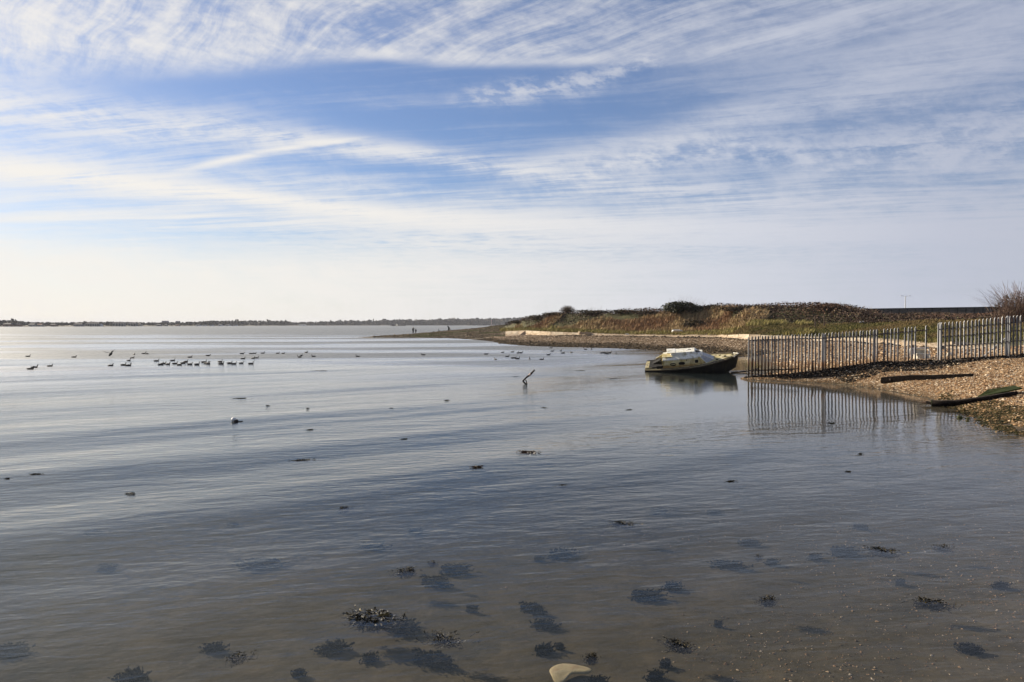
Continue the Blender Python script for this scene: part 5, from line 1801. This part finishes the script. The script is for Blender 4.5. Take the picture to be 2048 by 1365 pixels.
EM = [wrack_mesh(s, n_, 1.0, -.12, .018, M_WRACK, e_, w_) for s, n_, e_, w_ in ((1, 260, 1.25, .013), (2, 170, 1.7, .012), (3, 320, .9, .015), (4, 200, 1.4, .016), (5, 130, 2.0, .012))]
SUB = [wrack_mesh(s, 260, 1.0, -.20, -.03, M_WRACKD, 1.25, .034) for s in (11, 12, 13)]
FLT = [wrack_mesh(s, 46, 1.0, -.015, .012, M_WRACK, 1.5, .011) for s in (21, 22)]
FLB = wrack_mesh(31, 70, 1.0, -.02, .02, M_BROWNWEED, 1.25)
WEED = [
    (262, 988, 24, 'e', 'dark weed tuft breaking the surface, left of centre below the white float'), (185, 1053, 36, 's', 'faint sunken weed clump in deep ripples at the far left'), (465, 1041, 26, 's', 'small sunken weed clump between float and large clumps'),
    (688, 1016, 22, 'e', 'tiny weed tuft breaking the surface in the dark ripples, left of centre'), (215, 1130, 50, 's', 'faint broad sunken weed clump at left'), (520, 1122, 84, 's', 'broad dim weed clump along the edge of the ripples'),
    (748, 1084, 52, 's', 'sunken weed clump above the big double clump left of centre'), (830, 1054, 34, 's', 'faint sunken weed clump right above the ripple edge near centre'), (812, 1140, 42, 'e', 'dark upright weed clump, left end of the double clump'),
    (865, 1124, 16, 'e', 'tiny weed sprig between the two parts of the double clump'), (912, 1136, 66, 's', 'dark weed clump, right end of the double clump'), (872, 1160, 62, 's', 'sunken weed trailing below the double clump'),
    (745, 1232, 112, 'e', 'largest weed clump with fronds shining above the water, lower left of centre'), (800, 1246, 84, 's', 'sunken right half of the largest weed clump'), (668, 1288, 66, 's', 'dim sunken weed clump below and left of the largest clump'),
    (740, 1306, 36, 's', 'small dim weed patch below the largest clump'), (888, 1272, 60, 'e', 'bushy weed clump with an upright sprig right of the largest clump'), (868, 1312, 80, 's', 'sunken weed clump just below the bushy one'),
    (428, 1287, 46, 's', 'sunken weed clump at lower left, left of the small tuft'), (478, 1310, 38, 'e', 'small dark weed tuft breaking the surface at lower left'), (262, 1345, 66, 's', 'ragged sunken weed clump at the bottom left'), (25, 1292, 80, 's', 'dim brown weed patch at the left border'),
    (945, 1212, 28, 's', 'small sunken weed right of the largest clump'), (598, 1336, 26, 's', 'small dim weed speck near the bottom, left of centre'),
    (1124, 970, 22, 'e', 'dark weed tuft on the ripples at centre'), (1245, 1046, 40, 'e', 'flat weed tuft right of centre in the dark ripples'), (1318, 1020, 40, 's', 'faint sunken weed in the ripples above the flat tuft'),
    (1122, 1102, 60, 's', 'feathery sunken weed clump below the flat tuft, at centre'), (1078, 1110, 20, 's', 'tiny sunken weed left of the feathery clump'), (1500, 1080, 36, 's', 'sunken weed clump above the dense clump at right of centre'), (1460, 1125, 58, 's', 'dense dark weed clump right of centre'),
    (1517, 1111, 16, 'e', 'tiny weed sprig just right of the dense clump'), (1545, 1118, 28, 's', 'small brownish weed right of the tiny sprig'), (1630, 1108, 32, 's', 'small sunken weed between two tufts at right'), (1690, 1100, 60, 's', 'blurred sunken weed left of the black tuft at right'),
    (1763, 1099, 56, 'e', 'black weed tuft standing out of the water at right'), (1885, 1092, 30, 'e', 'small weed tuft near the right border above the long trail'), (1800, 1158, 24, 's', 'small leafy sunken weed below the long trail'),
    (1535, 1197, 40, 'e', 'dark weed tuft with a rightward trail, lower right of centre'), (1345, 1168, 40, 's', 'sunken weed clump above a longer one, right of centre'), (1297, 1188, 62, 's', 'long sunken weed clump below another, right of centre'),
    (1065, 1212, 54, 's', 'sunken weed clump at centre between the big clump and the long one'), (1090, 1242, 44, 's', 'faint weed just below the centre clump'), (1862, 1202, 56, 'e', 'feathery weed tuft at lower right with a dark trail'), (2003, 1166, 30, 's', 'tiny sunken weed below another near the right border'), (1356, 1285, 56, 'e', 'black glossy weed tuft at the bottom, right of the pale cloth'), (1090, 1290, 40, 's', 'sunken weed clump above the pale cloth'), (1120, 1284, 20, 's', 'tiny sunken weed touching the clump above the cloth'), (1183, 1311, 30, 'e', 'dark weed tuft just above the right end of the cloth'),
    (1330, 1317, 24, 's', 'small dim weed left below the black glossy tuft'), (1312, 1342, 36, 's', 'greenish sunken weed at the bottom edge right of the cloth'), (1196, 1352, 40, 's', 'dark weed lying over the right end of the cloth'), (1437, 1241, 20, 's', 'tiny weed speck above the black glossy tuft'),
    (1940, 1290, 40, 's', 'dim sunken weed in the lower right corner'), (1430, 1020, 26, 's', 'faint weed in the ripples at right of centre, above the dense clump'), (1720, 1050, 30, 's', 'faint sunken weed in the ripples at right'),
    (640, 742, 46, 'f', 'raft of floating weed just below the geese, left of centre'), (600, 921, 58, 'f', 'thin floating line of weed below and right of the float'), (808, 879, 18, 'f', 'small floating weed scrap left of centre in the bright ripples'), (1055, 905, 38, 'b', 'brown floating weed mat at centre'),
    (955, 935, 26, 'b', 'faint reddish floating weed left below the brown mat'), (1087, 816, 13, 'f', 'tiny floating weed below the dead branch'), (1258, 820, 18, 'f', 'tiny floating weed below the boat'), (615, 817, 11, 'f', 'tiny floating weed speck right of the float'),
    (783, 817, 11, 'f', 'tiny floating weed speck halfway between float and branch'), (893, 801, 13, 'f', 'tiny floating weed speck left of the branch'), (620, 860, 20, 'f', 'faint floating weed right below the float'), (70, 949, 32, 'f', 'floating weed scrap at the far left'), (15, 958, 12, 'f', 'tiny floating weed at the left border'),
    (1460, 963, 28, 'f', 'floating weed scrap below the fence reflection'), (1696, 944, 16, 'f', 'tiny floating weed at right below the fence reflection'), (1720, 908, 14, 'f', 'tiny floating weed below the right end of the fence reflection'), (1662, 847, 22, 'f', 'floating weed scrap within the fence reflection'),
    (535, 812, 14, 'f', 'tiny floating weed between float and the weed line above'), (480, 797, 36, 'f', 'thin floating weed line above the float'), (1030, 754, 20, 'f', 'floating weed streak left of the dead branch'), (1160, 742, 26, 'f', 'floating weed streak right of the dead branch'), (1225, 758, 24, 'f', 'floating weed streak left of the boat stern')]
for i, (px, py, w, k, lab) in enumerate(WEED):
    p = on_water(px, py, 0)
    s = w / F * p.y / 1.15
    gz_ = gz(p.x, p.y)
    if k == 's':                                        # rooted on the bed
        p = on_water(px, py, gz_ + .06)
        gz_ = gz(p.x, p.y)
    me = {'e': EM, 's': SUB, 'f': FLT, 'b': [FLB]}[k]
    o = bpy.data.objects.new('seaweed_clump', me[i % len(me)])
    zs, z0 = 1.0, 0.0
    if k == 'f':
        s *= .8
    if k == 's':
        s *= .86
        zs = min(1.0, .3 + .9 * s, max(.2, (-gz_ - .02) / .2))
        z0 = gz_ + .19 * zs
    elif k == 'e':
        s *= .92
        zs = min(1.0, max(.35, -gz_ / .12), .45 + .8 * s)
    o.location = (p.x, p.y, z0)
    o.scale = (s * random.uniform(.85, 1.15), s * (random.uniform(.55, .95) if k in 'es' else random.uniform(.25, .5)), zs)
    o.rotation_euler = (0, 0, random.uniform(-.5, .5) + (math.pi if i % 2 else 0))
    link(o)
    tag(o, lab, 'seaweed', 'clumps of wrack in the shallows' if k in 'es' else 'weed scraps floating on the water')

# ------------------------------------------------------------------ sunken cloth
p = on_water(1140, 1352, -.16)
rt_s = p.y / F
out = [(1095, 1340), (1112, 1331), (1130, 1326), (1150, 1328), (1172, 1334), (1188, 1341), (1178, 1347), (1165, 1348), (1148, 1347), (1138, 1352), (1128, 1366), (1108, 1368), (1103, 1352)]
pts = [on_water(a, b_, -.15) - p for a, b_ in out]
ctr = sum(pts, Vector()) / len(pts)
mb = MB()
V = [v + Vector((0, 0, .007 * math.sin(i * 1.7))) for i, v in enumerate(pts)]
inner = [ctr + (v - ctr) * .78 + Vector((0, 0, .012 + .010 * math.cos(i * 2.1))) for i, v in enumerate(pts)]
n = len(V)
fs = [(i, (i + 1) % n, n + (i + 1) % n, n + i) for i in range(n)] + [tuple(range(n, 2 * n))]
mb.add(V + inner, fs)
o = mb.build('sunken_cloth', mat_noise('yellowed_cloth', (.24, .19, .09), (.36, .30, .17), 9, .9, .004, (.28, .18, .10)), None, smooth=True, loc=p)
sb = o.modifiers.new('soft', 'SUBSURF'); sb.levels = sb.render_levels = 2
sd = o.modifiers.new('thick', 'SOLIDIFY'); sd.thickness = .006
tag(o, 'yellowish cloth scrap lying under shallow water at the bottom edge', 'cloth')


# ------------------------------------------------------------------ air
mz = bpy.data.materials.new('sea_haze')
mz.use_nodes = True
nt = mz.node_tree
nt.nodes.clear()
ov = nt.nodes.new('ShaderNodeOutputMaterial')
pv = nt.nodes.new('ShaderNodeVolumePrincipled')
pv.inputs['Color'].default_value = (.86, .90, 1.0, 1)
pv.inputs['Density'].default_value = 0.00008
pv.inputs['Anisotropy'].default_value = 0.0
nt.links.new(pv.outputs[0], ov.inputs['Volume'])
o = MB().box((0, 0, 13.5), (15000, 15000, 45)).build('haze', mz)
o.display_type = 'WIRE'
tag(o, 'thin pale haze over the water', None, None, 'stuff')
